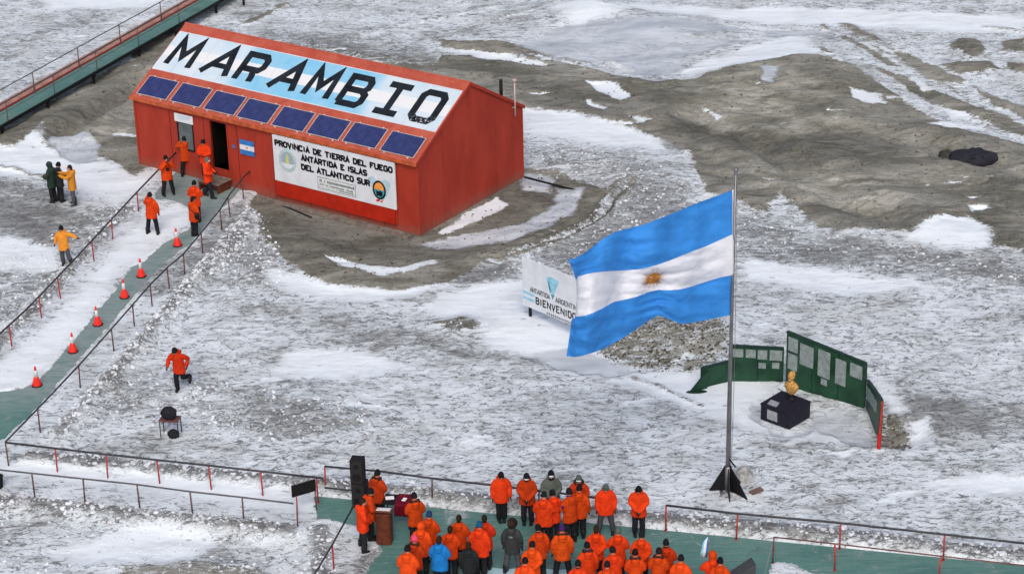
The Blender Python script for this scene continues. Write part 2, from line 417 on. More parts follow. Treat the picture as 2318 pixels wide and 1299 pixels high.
def mat_ground():
    t = NT('snow_and_mud'); v = t.co('Object')
    at_ = t.n('Attribute', attribute_name='surf'); sc = t.n('SeparateColor'); t.l(at_.outputs['Color'], sc.inputs[0])
    mud, dirt, ice = sc.outputs[0], sc.outputs[1], sc.outputs[2]
    at2 = t.n('Attribute', attribute_name='clean'); clean = at2.outputs['Fac']; tone = t.n('Attribute', attribute_name='tone').outputs['Fac']
    st = t.co(scale=(.56, 1.0, 1.0), rot=(0, 0, R(9)))
    warp = t.n('VectorMath', operation='ADD'); wn = t.n('TexNoise'); t.l(v, wn.inputs['Vector']); wn.inputs['Scale'].default_value = .6
    sc_ = t.n('VectorMath', operation='SCALE'); t.l(wn.outputs[1], sc_.inputs[0]); sc_.inputs['Scale'].default_value = .8
    t.l(st, warp.inputs[0]); t.l(sc_.outputs[0], warp.inputs[1]); ws = warp.outputs[0]
    s1 = t.noise(ws, 1.5, 8, .68, .6)         # wind-worked streaks
    s2 = t.noise(ws, 5.2, 7, .70, .7)
    s3 = t.noise(v, 15, 5, .72)
    big = t.noise(v, .35, 4, .55, .3)
    g = t.math('ADD', t.math('MULTIPLY', s1, .55), t.math('ADD', t.math('MULTIPLY', s2, .50), t.math('MULTIPLY', s3, .30)))   # mean ~ .67
    g = t.math('ADD', g, t.math('MULTIPLY', t.math('SUBTRACT', big, .5), .42))
    big2 = t.noise(t.co(scale=(.7, 1, 1), rot=(0, 0, R(12)), loc=(7, 3, 0)), .55, 5, .6, .8)
    g = t.math('ADD', .67, t.math('MULTIPLY', t.math('SUBTRACT', g, .67), t.ramp(big2, .36, .62, .45, 1.2)))
    th = t.math('ADD', t.math('MULTIPLY', dirt, .34), t.math('ADD', t.math('MULTIPLY', clean, -.22), t.math('MULTIPLY', tone, -.13)))
    k = t.math('ADD', g, th)
    snow = t.mix(t.ramp(k, .72, .92), (.735, .805, .865), (.50, .555, .595))
    snow = t.mix(t.ramp(k, .83, .97, 0, .95), snow, (.26, .275, .285))
    snow = t.mix(t.ramp(k, .95, 1.08, 0, .9), snow, (.115, .12, .12))
    snow = t.mix(t.math('MULTIPLY', t.ramp(big2, .44, .62), t.math('SUBTRACT', .42, t.math('MULTIPLY', clean, .36), clamp=True)), snow, (.42, .445, .445))
    # thin scour lines with curling ends, relief shade put into the snow colour
    def lines(scale, sx, w0, dist, rz):
        n_ = t.noise(t.co(scale=(sx, 1, 1), rot=(0, 0, R(rz))), scale, 3, .55, dist)
        return t.ramp(t.math('ABSOLUTE', t.math('SUBTRACT', n_, .5)), w0 * .25, w0, 1, 0)
    gate = t.ramp(t.math('ADD', s2, t.math('ADD', t.math('MULTIPLY', dirt, .22), t.math('MULTIPLY', clean, -.25))), .50, .64)
    ln = t.math('MAXIMUM', lines(1.25, .42, .020, 1.6, 8), t.math('MULTIPLY', lines(3.0, .45, .036, 1.2, -4), .9))
    lf = t.math('MULTIPLY', ln, gate)
    snow = t.mix(t.math('MULTIPLY', lf, .92), snow, (.13, .135, .14))
    vp = t.n('TexVoronoi', feature='F1'); t.l(ws, vp.inputs['Vector']); vp.inputs['Scale'].default_value = 2.0; vp.inputs['Randomness'].default_value = 1
    pock = t.math('MULTIPLY', t.ramp(vp.outputs['Distance'], .08, .16, 1, 0), t.ramp(s2, .47, .56))
    snow = t.mix(t.math('MULTIPLY', pock, t.math('SUBTRACT', .75, t.math('MULTIPLY', clean, .7), clamp=True)), snow, (.20, .21, .22))  # shade of the small pits painted into the snow colour
    # mud
    mstr = t.co(scale=(.45, 1.0, 1.0), rot=(0, 0, R(-8)))
    m0 = t.noise(mstr, .28, 8, .66, 1.2); m1 = t.noise(mstr, 1.6, 8, .68, 1.4); m2 = t.noise(mstr, 7, 6, .72, .6); m3 = t.noise(v, 32, 3, .7)
    mc = t.mix(t.ramp(m0, .40, .60), (.138, .138, .112), (.285, .284, .248))
    mc = t.mix(t.ramp(m1, .50, .72, 0, .65), mc, (.38, .38, .345))
    mc = t.mix(t.ramp(m1, .28, .46, .65, 0), mc, (.082, .080, .064))
    mc = t.mix(t.ramp(m2, .52, .72, 0, .55), mc, (.30, .30, .28))
    mc = t.mix(t.ramp(m2, .30, .44, .6, 0), mc, (.072, .068, .056))
    mc = t.mix(t.ramp(m3, .58, .72, 0, .6), mc, (.40, .405, .39))
    mc = t.mix(t.ramp(t.math('ADD', m0, t.math('MULTIPLY', m1, .6)), .90, 1.04, 0, .55), mc, (.50, .52, .54))
    mc = t.mix(t.ramp(big, .52, .66, 0, .6), mc, (.33, .33, .30))
    mc = t.mix(t.math('MULTIPLY', lines(1.4, .4, .022, 1.2, -12), .5), mc, (.055, .052, .044))
    tn = t.math('ADD', 1.0, t.math('MULTIPLY', tone, .42)); mm = t.n('VectorMath', operation='SCALE'); t.l(mc, mm.inputs[0]); t.l(tn, mm.inputs['Scale']); mc = mm.outputs[0]
    mf = t.ramp(t.math('ADD', mud, t.math('MULTIPLY', t.math('SUBTRACT', t.math('ADD', s2, t.math('MULTIPLY', s3, .7)), .85), 1.25)), .42, .60)
    c = t.mix(mf, snow, mc)
    # ice
    i1 = t.noise(t.co(scale=(.4, 1, 1)), .9, 5, .6, .4)
    ic = t.mix(t.ramp(i1, .3, .7), (.40, .45, .50), (.62, .67, .73))
    ic = t.mix(t.ramp(s2, .56, .74, 0, .35), ic, (.26, .27, .27))
    iff = t.ramp(t.math('ADD', ice, t.math('MULTIPLY', t.math('SUBTRACT', s1, .5), .9)), .36, .74)
    c = t.mix(iff, c, ic)
    rough = t.math('SUBTRACT', .86, t.math('MULTIPLY', iff, .5))
    hh = t.math('ADD', t.math('MULTIPLY', s1, .6), t.math('ADD', t.math('MULTIPLY', s2, .55), t.math('MULTIPLY', s3, .22)))
    hh = t.math('MULTIPLY', hh, t.math('SUBTRACT', 1.0, t.math('MAXIMUM', t.math('MULTIPLY', iff, .85), t.math('MULTIPLY', clean, .72))))
    hh = t.math('SUBTRACT', hh, t.math('ADD', t.math('MULTIPLY', pock, .25), t.math('MULTIPLY', lf, .2)))
    t.bump(hh, 1.0, .12)
    return t.base(c, rough, 0, .3)
M['ground'] = mat_ground()
def mat_chunk():
    t = NT('dirty_snow_lumps'); v = t.co(); n1 = t.noise(v, 1.3, 5, .65); n2 = t.noise(v, 13, 5, .7)
    c = t.mix(t.ramp(n1, .4, .62), (.74, .79, .86), (.54, .56, .59)); c = t.mix(t.ramp(n2, .5, .68, 0, .6), c, (.28, .28, .265))
    t.bump(n2, .6, .04); return t.base(c, .85)
M['chunk'] = mat_chunk()
def mat_ice():
    t = NT('pale_ice_film'); v = t.co(); n1 = t.noise(v, 2.2, 6, .6, .5)
    c = t.mix(t.ramp(n1, .3, .7), (.27, .48, .56), (.42, .60, .66)); t.bump(n1, .1, .02); return t.base(c, .25)
M['icefilm'] = mat_ice()

# ------------------------------------------------------------------ layout lines shared by terrain and structures
def px(*a): return [tuple(p) for p in a]
DECK_Z = .05
# back edge of the cross deck, in metres
BACK = lambda x: 61.42 - (x + 6.21) * .2405
FRONT_L = lambda x: BACK(x) - 1.72
HB = np.array([-3.5733, 81.922]); HYAW = -.6067
UX = np.array([math.cos(HYAW), math.sin(HYAW)]); UY = np.array([-math.sin(HYAW), math.cos(HYAW)])
HL, HW, HWALL, HRIDGE = 14.926, 7.279, 3.157, 5.25

R1 = gxy([(0, 755), (118, 640), (240, 510), (310, 435), (365, 378)], .95)
R2 = gxy([(12, 1000), (85, 925), (180, 825), (300, 690), (378, 605), (450, 533), (525, 440), (578, 375)], .95)
ramp_left = R1 + np.array([-.1, 0]); ramp_right = R2 + np.array([.12, 0])
RAMP = np.array([ramp_left[0] + (R1[0] - R1[-1]) * .7, *ramp_left, HB - UX * 12.9 + UY * .1, HB - UX * 8.6 + UY * .1, *ramp_right[::-1][1:], [-16.4, 64.2], [-16.9, 63.4], [-24, 63.8]])
PLAZA = np.array([[-24, BACK(-24)], [-6.21, BACK(-6.21)], [16, BACK(16)], [30, BACK(30)], [30, BACK(30) - 2.4], [8.7, BACK(8.7) - 2.0], [8.2, 50], [-5.3, 50], [-5.3, 58], [-5.6, FRONT_L(-5.6)], [-24, FRONT_L(-24)]])

MUD = [px((-60, 345), (110, 240), (220, 175), (330, 100), (395, 68), (450, 75), (600, 130), (600, 260), (470, 400), (400, 378), (340, 380), (310, 400), (262, 372), (200, 345), (150, 362), (105, 335), (92, 292), (30, 335)),
       px((500, 400), (545, 430), (600, 400), (760, 400), (940, 440), (1010, 420), (1190, 380), (1260, 392), (1335, 425), (1385, 445), (1350, 490), (1280, 535), (1200, 562), (1120, 590), (1060, 622), (1000, 642), (880, 652), (760, 648), (690, 628), (645, 600), (605, 545), (575, 490), (548, 455)),
       px((700, 130), (980, 150), (1000, 128), (1200, 130), (1330, 158), (1400, 172), (1480, 192), (1560, 185), (1640, 166), (1740, 154), (1790, 146), (1850, 138), (1920, 150), (1985, 190), (2060, 235), (2150, 285), (2220, 305), (2318, 335), (2380, 350), (2380, 600), (2318, 572), (2255, 562), (2240, 528), (2190, 502), (2130, 498), (2085, 522), (2060, 535), (1960, 528), (1850, 516), (1815, 490), (1762, 442), (1740, 478), (1718, 482), (1650, 452), (1600, 445), (1580, 400), (1556, 348), (1500, 318), (1400, 285), (1330, 262), (1190, 248), (1100, 240), (900, 200)),
       px((960, 728), (1040, 720), (1110, 745), (1085, 765), (1000, 760)),
       px((1330, 790), (1400, 735), (1500, 706), (1645, 745), (1660, 785), (1640, 832), (1560, 852), (1440, 842), (1380, 815)),
       px((1992, 932), (2030, 936), (2058, 970), (2064, 1003), (2040, 1022), (1985, 1022)),
       px((1897, 57), (1925, 59), (2004, 96), (1985, 101)), px((1891, 82), (1915, 83), (2044, 150), (2018, 150)),
       px((2010, 104), (2060, 124), (2188, 186), (2172, 196), (2100, 178), (2028, 130)),
       px((1965, 144), (2060, 182), (2170, 224), (2330, 290), (2330, 316), (2200, 268), (2100, 228), (1990, 166)),
       px((2148, 112), (2170, 94), (2218, 98), (2234, 122), (2200, 136)), px((2120, 148), (2240, 143), (2256, 160), (2180, 170)),
       px((2262, 96), (2340, 86), (2340, 132), (2270, 120)), px((2280, 148), (2340, 146), (2340, 168), (2290, 166)),
       px((2205, 200), (2340, 258), (2340, 284), (2240, 236)), px((1848, 60), (1862, 60), (1885, 74), (1870, 74)), px((1850, 118), (1862, 116), (1884, 132), (1870, 132)),
       px((985, 95), (1100, 102), (1300, 118), (1312, 130), (1150, 129), (1000, 112)),
       px((190, 1330), (240, 1280), (420, 1268), (560, 1283), (640, 1330))]
SNOWIN = [  # snow lying inside the mud
       px((985, 530), (1050, 485), (1130, 446), (1145, 460), (1120, 480), (1060, 506), (1010, 530)),
       px((725, 590), (760, 580), (830, 598), (900, 606), (960, 588), (1012, 578), (990, 600), (930, 618), (860, 626), (780, 614)),
       px((1330, 186), (1380, 188), (1428, 215), (1400, 226), (1350, 212)), px((1325, 228), (1380, 245), (1370, 252), (1330, 240)),
       px((1588, 244), (1600, 246), (1640, 264), (1625, 268)), px((1925, 205), (1985, 215), (2005, 238), (1960, 240), (1930, 228)),
       px((2090, 278), (2160, 278), (2230, 290), (2140, 296)), px((2185, 475), (2230, 470), (2240, 482), (2195, 488)),
       px((1010, 108), (1120, 125), (1240, 145), (1225, 150), (1080, 136)), px((2080, 185), (2120, 200), (2100, 206)), px((210, 148), (300, 128), (310, 140), (230, 160)),
       px((1700, 403), (1765, 420), (1740, 419)), px((2150, 250), (2200, 262), (2150, 268)), px((1130, 250), (1180, 262), (1140, 268)), px((1420, 265), (1480, 280), (1440, 284))]
CLEAN = [px((-60, 290), (60, 290), (95, 320), (120, 345), (200, 372), (300, 385), (355, 395), (270, 470), (200, 440), (150, 400), (-60, 390)),
       px((-60, 540), (40, 545), (110, 560), (130, 610), (70, 620), (-60, 600)),
       px((600, 608), (650, 624), (730, 642), (850, 652), (960, 648), (1010, 640), (930, 666), (800, 677), (720, 670), (650, 652), (606, 630)),
       px((960, 700), (1010, 666), (1090, 650), (1180, 640), (1260, 700), (1320, 760), (1390, 850), (1300, 832), (1230, 804), (1150, 775), (1120, 735), (1030, 716)),
       px((1100, 740), (1160, 745), (1240, 800), (1170, 800), (1110, 770)),
       px((1380, 862), (1480, 846), (1580, 840), (1680, 858), (1750, 880), (1700, 930), (1760, 975), (1850, 968), (1905, 1002), (1850, 990), (1700, 965), (1600, 935), (1480, 890)),
       px((2065, 958), (2110, 953), (2104, 990), (2062, 1024), (2050, 1000)), px((1985, 860), (2010, 870), (2050, 930), (2030, 935), (1995, 900)),
       px((-60, 1035), (120, 1056), (400, 1090), (600, 1112), (722, 1126), (722, 1150), (700, 1165), (620, 1158), (500, 1140), (300, 1108), (-60, 1068)),
       px((280, 1205), (400, 1180), (480, 1230), (430, 1268), (200, 1275), (120, 1255)),
       px((2100, 1096), (2200, 1077), (2400, 1078), (2400, 1112), (2200, 1114)), px((1190, 250), (1300, 264), (1400, 284), (1480, 318), (1500, 340), (1400, 330), (1300, 318), (1190, 300)),
       px((-60, 870), (60, 790), (140, 720), (240, 600), (330, 500), (400, 470), (440, 500), (400, 520), (330, 580), (255, 640), (200, 720), (150, 785), (110, 840), (40, 880)),
       px((1400, 20), (1700, 20), (2318, 40), (2318, 75), (1900, 60), (1600, 45)), px((1250, 30), (1330, 18), (1400, 40), (1310, 70)), px((1380, 95), (1440, 60), (1560, 90), (1480, 105)),
       px((1680, 120), (1800, 80), (1850, 120), (1780, 150), (1640, 160), (1560, 170), (1600, 140)), px((2085, 505), (2130, 500), (2190, 505), (2235, 530), (2250, 560), (2150, 565), (2060, 545)),
       px((100, 0), (380, 0), (300, 20), (120, 20)), px((1690, 590), (1900, 620), (2100, 650), (1900, 665), (1700, 630)), px((650, 800), (800, 790), (900, 830), (780, 860), (620, 850))]
ICE = [px((108, 325), (150, 295), (185, 300), (232, 330), (225, 365), (170, 372), (125, 352)),
       px((950, 548), (1040, 528), (1180, 512), (1250, 470), (1262, 425), (1322, 436), (1298, 488), (1232, 530), (1150, 556), (1040, 562), (985, 562)),
       px((1180, 392), (1260, 405), (1250, 440), (1190, 430)),
       px((1150, 105), (1280, 62), (1420, 48), (1620, 55), (1720, 70), (1560, 90), (1720, 92), (1560, 132), (1540, 172), (1430, 172), (1330, 142), (1240, 132)),
       px((1690, 70), (1850, 62), (1880, 80), (1760, 85)), px((1170, 800), (1290, 786), (1400, 822), (1490, 848), (1380, 854), (1250, 832)),
       px((1835, 918), (1920, 925), (1962, 950), (1988, 1012), (1930, 1006), (1860, 976), (1828, 958)), px((1690, 925), (1725, 905), (1728, 945), (1785, 975), (1860, 950), (1830, 985), (1760, 985)),
       px((1715, 170), (1765, 172), (1755, 200), (1725, 196))]
DIRTY = [(px((420, 850), (600, 885), (760, 905), (900, 935), (960, 965), (860, 985), (760, 1000), (640, 1010), (560, 990), (470, 960), (400, 905)), .66),
       (px((130, 970), (230, 860), (340, 835), (440, 870), (560, 900), (560, 965), (400, 990), (250, 965)), .45),
       (px((230, 640), (330, 600), (430, 560), (500, 470), (560, 450), (620, 540), (660, 620), (600, 660), (480, 650), (330, 690)), .70),
       (px((1640, 450), (1800, 515), (2100, 560), (2400, 600), (2400, 665), (2000, 622), (1700, 596), (1640, 580)), .55),
       (px((1940, 950), (2080, 900), (2400, 900), (2400, 1010), (2100, 1000)), .60),
       (px((1190, 330), (1400, 335), (1570, 420), (1600, 470), (1480, 560), (1350, 640), (1160, 640), (1120, 620), (1200, 580), (1380, 460), (1330, 420), (1200, 392)), .60),
       (px((720, 745), (900, 740), (1100, 780), (1000, 800), (760, 780)), .62), (px((980, 640), (1110, 590), (1180, 575), (1180, 640), (1050, 650)), .85),
       (px((10, 1010), (240, 1030), (720, 1085), (720, 1118), (400, 1085), (100, 1055)), .68), (px((-60, 1110), (200, 1100), (420, 1150), (380, 1200), (100, 1200), (-60, 1180)), .42),
       (px((740, 1105), (1100, 1130), (1120, 1165), (980, 1150), (760, 1122)), .4), (px((1340, 1150), (1500, 1150), (1900, 1190), (2400, 1250), (2400, 1275), (1900, 1225), (1500, 1195), (1340, 1180)), .62),
       (px((-60, 640), (60, 560), (200, 480), (330, 440), (300, 500), (200, 600), (60, 720), (-60, 800)), .6), (px((-60, 395), (60, 400), (150, 440), (190, 500), (150, 560), (40, 540), (-60, 530)), .62),
       (px((560, 60), (760, 90), (1000, 130), (1000, 160), (760, 130), (560, 90)), .55), (px((500, 30), (640, 10), (600, 40), (520, 60)), .6), (px((860, 1235), (900, 1225), (860, 1330), (690, 1330), (740, 1290), (820, 1260)), .75),
       (px((-60, 130), (200, 40), (300, 60), (150, 140), (-60, 220)), .32), (px((1740, 1270), (1800, 1262), (1900, 1300), (1880, 1340), (1720, 1340)), .45)]
CLEARED = [px((-60, 893), (50, 880), (75, 872), (115, 835), (150, 790), (172, 765), (200, 735), (218, 702), (258, 664), (275, 640), (300, 604), (330, 590), (352, 572), (368, 552), (395, 540), (430, 515), (440, 490), (435, 470), (400, 455), (355, 450), (352, 385), (395, 360), (520, 380), (600, 400), (560, 432), (545, 428), (500, 470), (455, 520), (430, 552), (400, 572), (360, 604), (300, 672), (240, 742), (185, 803), (140, 855), (100, 902), (60, 945), (-60, 1045)),
       px((715, 1116), (800, 1128), (1100, 1153), (1180, 1168), (1350, 1178), (1500, 1190), (1640, 1205), (1900, 1225), (2420, 1290), (2420, 1345), (1900, 1312), (1800, 1276), (1745, 1272), (1705, 1380), (700, 1420), (805, 1330), (850, 1270), (868, 1240), (835, 1205), (800, 1183), (720, 1172))]
MUDG = [gxy(p) for p in MUD]; SNG = [gxy(p) for p in SNOWIN]; CLG = [gxy(p) for p in CLEAN]; ICG = [gxy(p) for p in ICE]
DIG = [(gxy(p), s) for p, s in DIRTY]; CRG = [gxy(p, DECK_Z) for p in CLEARED]
MUDW = {0: .86, 3: .62, 4: .60, 5: .72, 18: .6}
MUDL = [(gxy(px(*a)), w_, s) for a, w_, s in (([(1440, 420), (1395, 470), (1335, 515), (1275, 548), (1185, 577), (1090, 597)], .16, .95), ([(1400, 425), (1355, 470), (1290, 522), (1215, 556)], .22, .75),
    ([(555, 52), (600, 32), (650, 8)], .3, .8), ([(540, 90), (700, 110), (860, 138), (1000, 150)], .9, .52), ([(1010, 98), (1160, 105), (1320, 122)], .14, .9), ([(1120, 118), (1250, 128), (1330, 140)], .2, .7), ([(1370, 142), (1430, 158)], .2, .9),
    ([(1430, 862), (1500, 880), (1585, 916)], .16, .55), ([(0, 378), (60, 392), (150, 424)], .14, .55), ([(1480, 560), (1420, 640), (1300, 700)], .5, .4), ([(2235, 62), (2310, 75)], .3, .5), ([(1900, 60), (2060, 150), (2200, 230), (2330, 300)], .25, .5),
    ([(1890, 150), (1990, 200), (2120, 275)], .15, .5), ([(1100, 18), (900, 60), (700, 100)], .35, .45), ([(1300, 10), (1150, 35), (1040, 70)], .2, .5), ([(240, 880), (330, 905), (420, 925)], .35, .4), ([(1240, 705), (1290, 735)], .3, .8))]
TONE = [(gxy(px(*a)), v) for a, v in (([(1330, 770), (1400, 720), (1500, 700), (1650, 740), (1660, 790), (1640, 840), (1560, 860), (1400, 850)], 1.0), ([(1540, 180), (1700, 160), (1850, 200), (1900, 280), (1800, 300), (1660, 290), (1560, 250)], .9), ([(1480, 265), (1600, 275), (1750, 310), (1900, 300), (2020, 330), (1980, 375), (1850, 380), (1700, 365), (1560, 325)], -.8),
    ([(1700, 375), (1850, 390), (2000, 430), (2010, 475), (1850, 455), (1750, 410)], .6), ([(1850, 480), (2050, 480), (2230, 500), (2318, 560), (2318, 590), (1900, 525)], -.6), ([(560, 450), (940, 540), (1100, 555), (1050, 600), (800, 595), (640, 555)], -.75),
    ([(1190, 400), (1340, 430), (1280, 505), (1100, 565), (960, 545)], -.6), ([(60, 300), (190, 245), (290, 190), (310, 205), (220, 262), (90, 318)], -.9), ([(230, 175), (330, 110), (300, 180), (210, 225)], -.4), ([(150, 340), (260, 260), (310, 260), (318, 350), (240, 340)], .35),
    ([(1100, 160), (1330, 200), (1500, 300), (1400, 292), (1190, 245)], -.55), ([(600, 60), (1000, 108), (1000, 150), (700, 112)], -.7), ([(0, 60), (160, 20), (160, 70), (0, 150)], -.4), ([(0, 415), (150, 440), (210, 520), (100, 560), (0, 530)], -.7),
    ([(1700, 480), (2318, 600), (2318, 665), (1700, 565)], -.5), ([(1900, 880), (2318, 870), (2318, 1010), (2000, 1000)], -.55), ([(600, 685), (1100, 760), (1100, 800), (650, 785)], -.6), ([(1200, 395), (1560, 440), (1400, 630), (1190, 570)], -.55),
    ([(10, 1115), (330, 1135), (300, 1200), (0, 1190)], -.35), ([(650, 1200), (760, 1190), (740, 1299), (640, 1299)], -.3), ([(60, 880), (300, 780), (380, 860), (250, 960), (80, 980)], -.35), ([(1700, 950), (2000, 1000), (1900, 1060), (1700, 1010)], -.45), ([(430, 1240), (640, 1260), (600, 1299), (400, 1299)], -.5))]
RUTS = [(gxy(px((1430, 425), (1385, 468), (1330, 512), (1270, 545), (1180, 574), (1090, 592))), .12, .16),
        (gxy(px((1395, 430), (1350, 470), (1290, 520), (1215, 553), (1120, 575))), .07, .14),
        (gxy(px((150, 300), (215, 262), (290, 205), (330, 178))), .42, .55), (gxy(px((580, 480), (650, 540), (760, 590), (900, 600), (1010, 575))), .06, .25),
        (gxy(px((1010, 98), (1180, 112), (1330, 150))), .06, .15), (gxy(px((560, 48), (620, 20), (660, 5))), .06, .12),
        (gxy(px((1560, 260), (1700, 320), (1850, 420), (2000, 500))), .25, .8), (gxy(px((1700, 330), (1900, 300), (2100, 330), (2318, 400))), .22, .7),
        (gxy(px((1950, 460), (2050, 440), (2180, 425), (2318, 400))), .08, .12), (gxy(px((1750, 360), (1800, 420), (1960, 480))), .08, .3)]
def offs(P, dx, dy): return np.asarray(P) + np.array([dx, dy])
BANKS = [(np.array([[-16.3, BACK(-16.3) + .5], [-12, BACK(-12) + .55], [-6.8, BACK(-6.8) + .5]]), .30, .42),
         (np.array([[-6.0, BACK(-6) + .5], [0, BACK(0) + .5], [6, BACK(6) + .42], [14, BACK(14) + .42], [25, BACK(25) + .5]]), .30, .48),
         (offs(R2[1:7], .72, -.1), .26, .40), (offs(R1[:4], -.55, 0), .28, .42),
         (np.array([[-22, FRONT_L(-22) - .65], [-12, FRONT_L(-12) - .7], [-7, FRONT_L(-7) - .7]]), .30, .5),
         (np.array([[-6.0, 59.2], [-5.9, 57.5], [-5.9, 52]]), .25, .5),
         (np.array([[9.0, 55.6], [12, 55.0], [22, 52.6]]), .20, .5)]
PITS = [(*at(2025, 985)[:2], .9, .40), (*at(1890, 955)[:2], 1.0, .12), (*at(1780, 940)[:2], 1.3, .10)]
MOUNDS = [(*at(1690, 1118)[:2], .7, .14), (*at(1330, 30)[:2], 2.2, .5), (*at(1500, 75)[:2], 3.0, .4), (*at(2150, 530)[:2], 1.4, .25), (*at(1600, 770)[:2], 2.6, .35),
          (*at(1180, 730)[:2], 1.6, .12), (*at(200, 480)[:2], 1.5, .15), (*at(1800, 160)[:2], 3.5, .35), (*at(2190, 108)[:2], .9, .25), (*at(700, 960)[:2], 2.0, .18), (*at(1480, 400)[:2], 2.2, .25)]

def terrain(x, y):
    """-> height, mud, dirt, ice, clean"""
    wx = x + .34 * fbm(x * .55, y * .55, 4, 3) + .10 * fbm(x * 3, y * 3, 2, 9)
    wy = y + .42 * fbm(x * .55, y * .55, 4, 31) + .14 * fbm(x * 3, y * 3, 2, 29)
    mud = np.zeros(x.shape); sn = np.zeros(x.shape); clean = np.zeros(x.shape); ice = np.zeros(x.shape)
    dirt = .34 + .22 * fbm(x * .22, y * .5, 3, 51)
    for k, P in enumerate(MUDG): mud = np.maximum(mud, MUDW.get(k, 1.0) * sstep(-.42, .42, sdist(wx, wy, P)))
    for P, w_, s in MUDL: q = seg_dist(wx, wy, P) / w_; mud = np.maximum(mud, s * np.exp(-q * q * q * q))
    for k, P in enumerate(SNG): sn = np.maximum(sn, (.72 if k == 1 else 1) * sstep(-.26, .32, sdist(wx, wy, P)))
    for P in CLG: clean = np.maximum(clean, sstep(-.45, .45, sdist(wx, wy, P)))
    for k, P in enumerate(ICG): ice = np.maximum(ice, (.82 if k in (3, 4) else .95) * sstep(-.9 if k in (3, 4) else -.45, .9 if k in (3, 4) else .45, sdist(wx, wy, P)))
    for P, s in DIG: dirt = np.maximum(dirt, s * sstep(-1.1, .9, sdist(wx, wy, P)))
    sn = np.maximum(sn, .75 * sstep(.40, .56, fbm(wx * .30, wy * .75, 4, 61)))
    mud = mud * (1 - sn); clean = np.clip(clean * (1 - mud) + .8 * sn, 0, 1)
    clean = np.clip(clean * (.80 + .75 * fbm(x * .5, y * 1.1, 3, 66)), 0, 1)
    dirt = dirt * (1 - .8 * clean)
    deck = np.maximum(sdist(x, y, RAMP), sdist(x, y, PLAZA))
    dx_, dy_ = x - HB[0], y - HB[1]
    hu = dx_ * UX[0] + dy_ * UX[1]; hv = dx_ * UY[0] + dy_ * UY[1]
    hdist = np.maximum(np.maximum(hu, -HL - hu), np.maximum(-hv, hv - HW))     # <0 under the hut
    calm = sstep(0, 1.2, hdist)
    # relief
    und = .10 * fbm(x * .13, y * .13, 3, 71) * calm
    rough = .030 + .055 * sstep(.35, .8, dirt)
    rr = fbm(x * 1.0, y * 1.9, 4, 81, True, .6)
    z = und + rough * rr * (1 - .8 * clean) * (1 - .65 * mud) * (1 - .85 * ice) * (.3 + .7 * calm)
    z = z + mud * (.07 * fbm(x * .5, y * 1.1, 4, 91, True) + .30 * fbm(x * .14, y * .20, 3, 95, True)) * sstep(.5, 4, hdist)
    z = z + .02 * fbm(x * 2.2, y * 3.6, 3, 101) * (1 - .6 * clean) * (1 - .8 * ice)
    z = z - ice * .03 - mud * .05 * calm
    for P, d, w_ in RUTS:
        q = seg_dist(wx, wy, P) / w_
        z = z - d * np.exp(-q * q) + .45 * d * np.exp(-((q - 2) ** 2))
    bnk = np.zeros(x.shape)
    lump = fbm(x * 1.7, y * 1.7, 4, 111, True, .6)
    for P, h_, w_ in BANKS:
        q = seg_dist(x, y, P) / w_
        e = np.exp(-q * q)
        z = z + e * h_ * (.85 + .38 * lump)
        dirt = np.maximum(dirt, e * .72 * (1 - clean * .3)); bnk = np.maximum(bnk, e)
    for cx, cy, r_, d in PITS:
        z = z - d * np.exp(-(((x - cx) ** 2 + (y - cy) ** 2) / r_ ** 2) ** 1.5)
    for cx, cy, r_, d in MOUNDS:
        z = z + d * np.exp(-((x - cx) ** 2 + (y - cy) ** 2) / r_ ** 2)
    # decks: bare where cleared, a thin snow layer elsewhere
    cl = np.zeros(x.shape)
    cx2 = x + .16 * fbm(x * 1.6, y * 1.6, 3, 7) + .05 * gnoise(x * 7, y * 7, 4); cy2 = y + .22 * fbm(x * 1.6, y * 1.6, 3, 8) + .05 * gnoise(x * 7, y * 7, 5)
    for P in CRG: cl = np.maximum(cl, sstep(-.16, .16, sdist(cx2, cy2, P)))
    ond = sstep(-.28, -.03, deck)
    snowz = DECK_Z + .045 + .02 * fbm(x * 1.5, y * 1.5, 3, 12)
    z = z * (1 - ond) + ond * snowz
    mud = mud * (1 - ond); dirt = dirt * (1 - ond) + ond * np.where(dirt > .5, dirt * .95, .24)
    clr = sstep(-.12, .12, deck) * cl
    z = z * (1 - clr) + clr * (-.05)
    tone = np.zeros(x.shape)
    for P, v_ in TONE:
        f = v_ * sstep(-1.3, 1.1, sdist(wx, wy, P)); tone = np.where(np.abs(f) > np.abs(tone), f, tone)
    tone = np.where(bnk > .25, np.minimum(tone, -.5 * bnk), tone); clean = clean * (1 - .7 * bnk)
    return z, mud, dirt, ice, clean, tone * (1 - ond)

def gz(x, y):
    return float(terrain(np.array([float(x)]), np.array([float(y)]))[0][0])

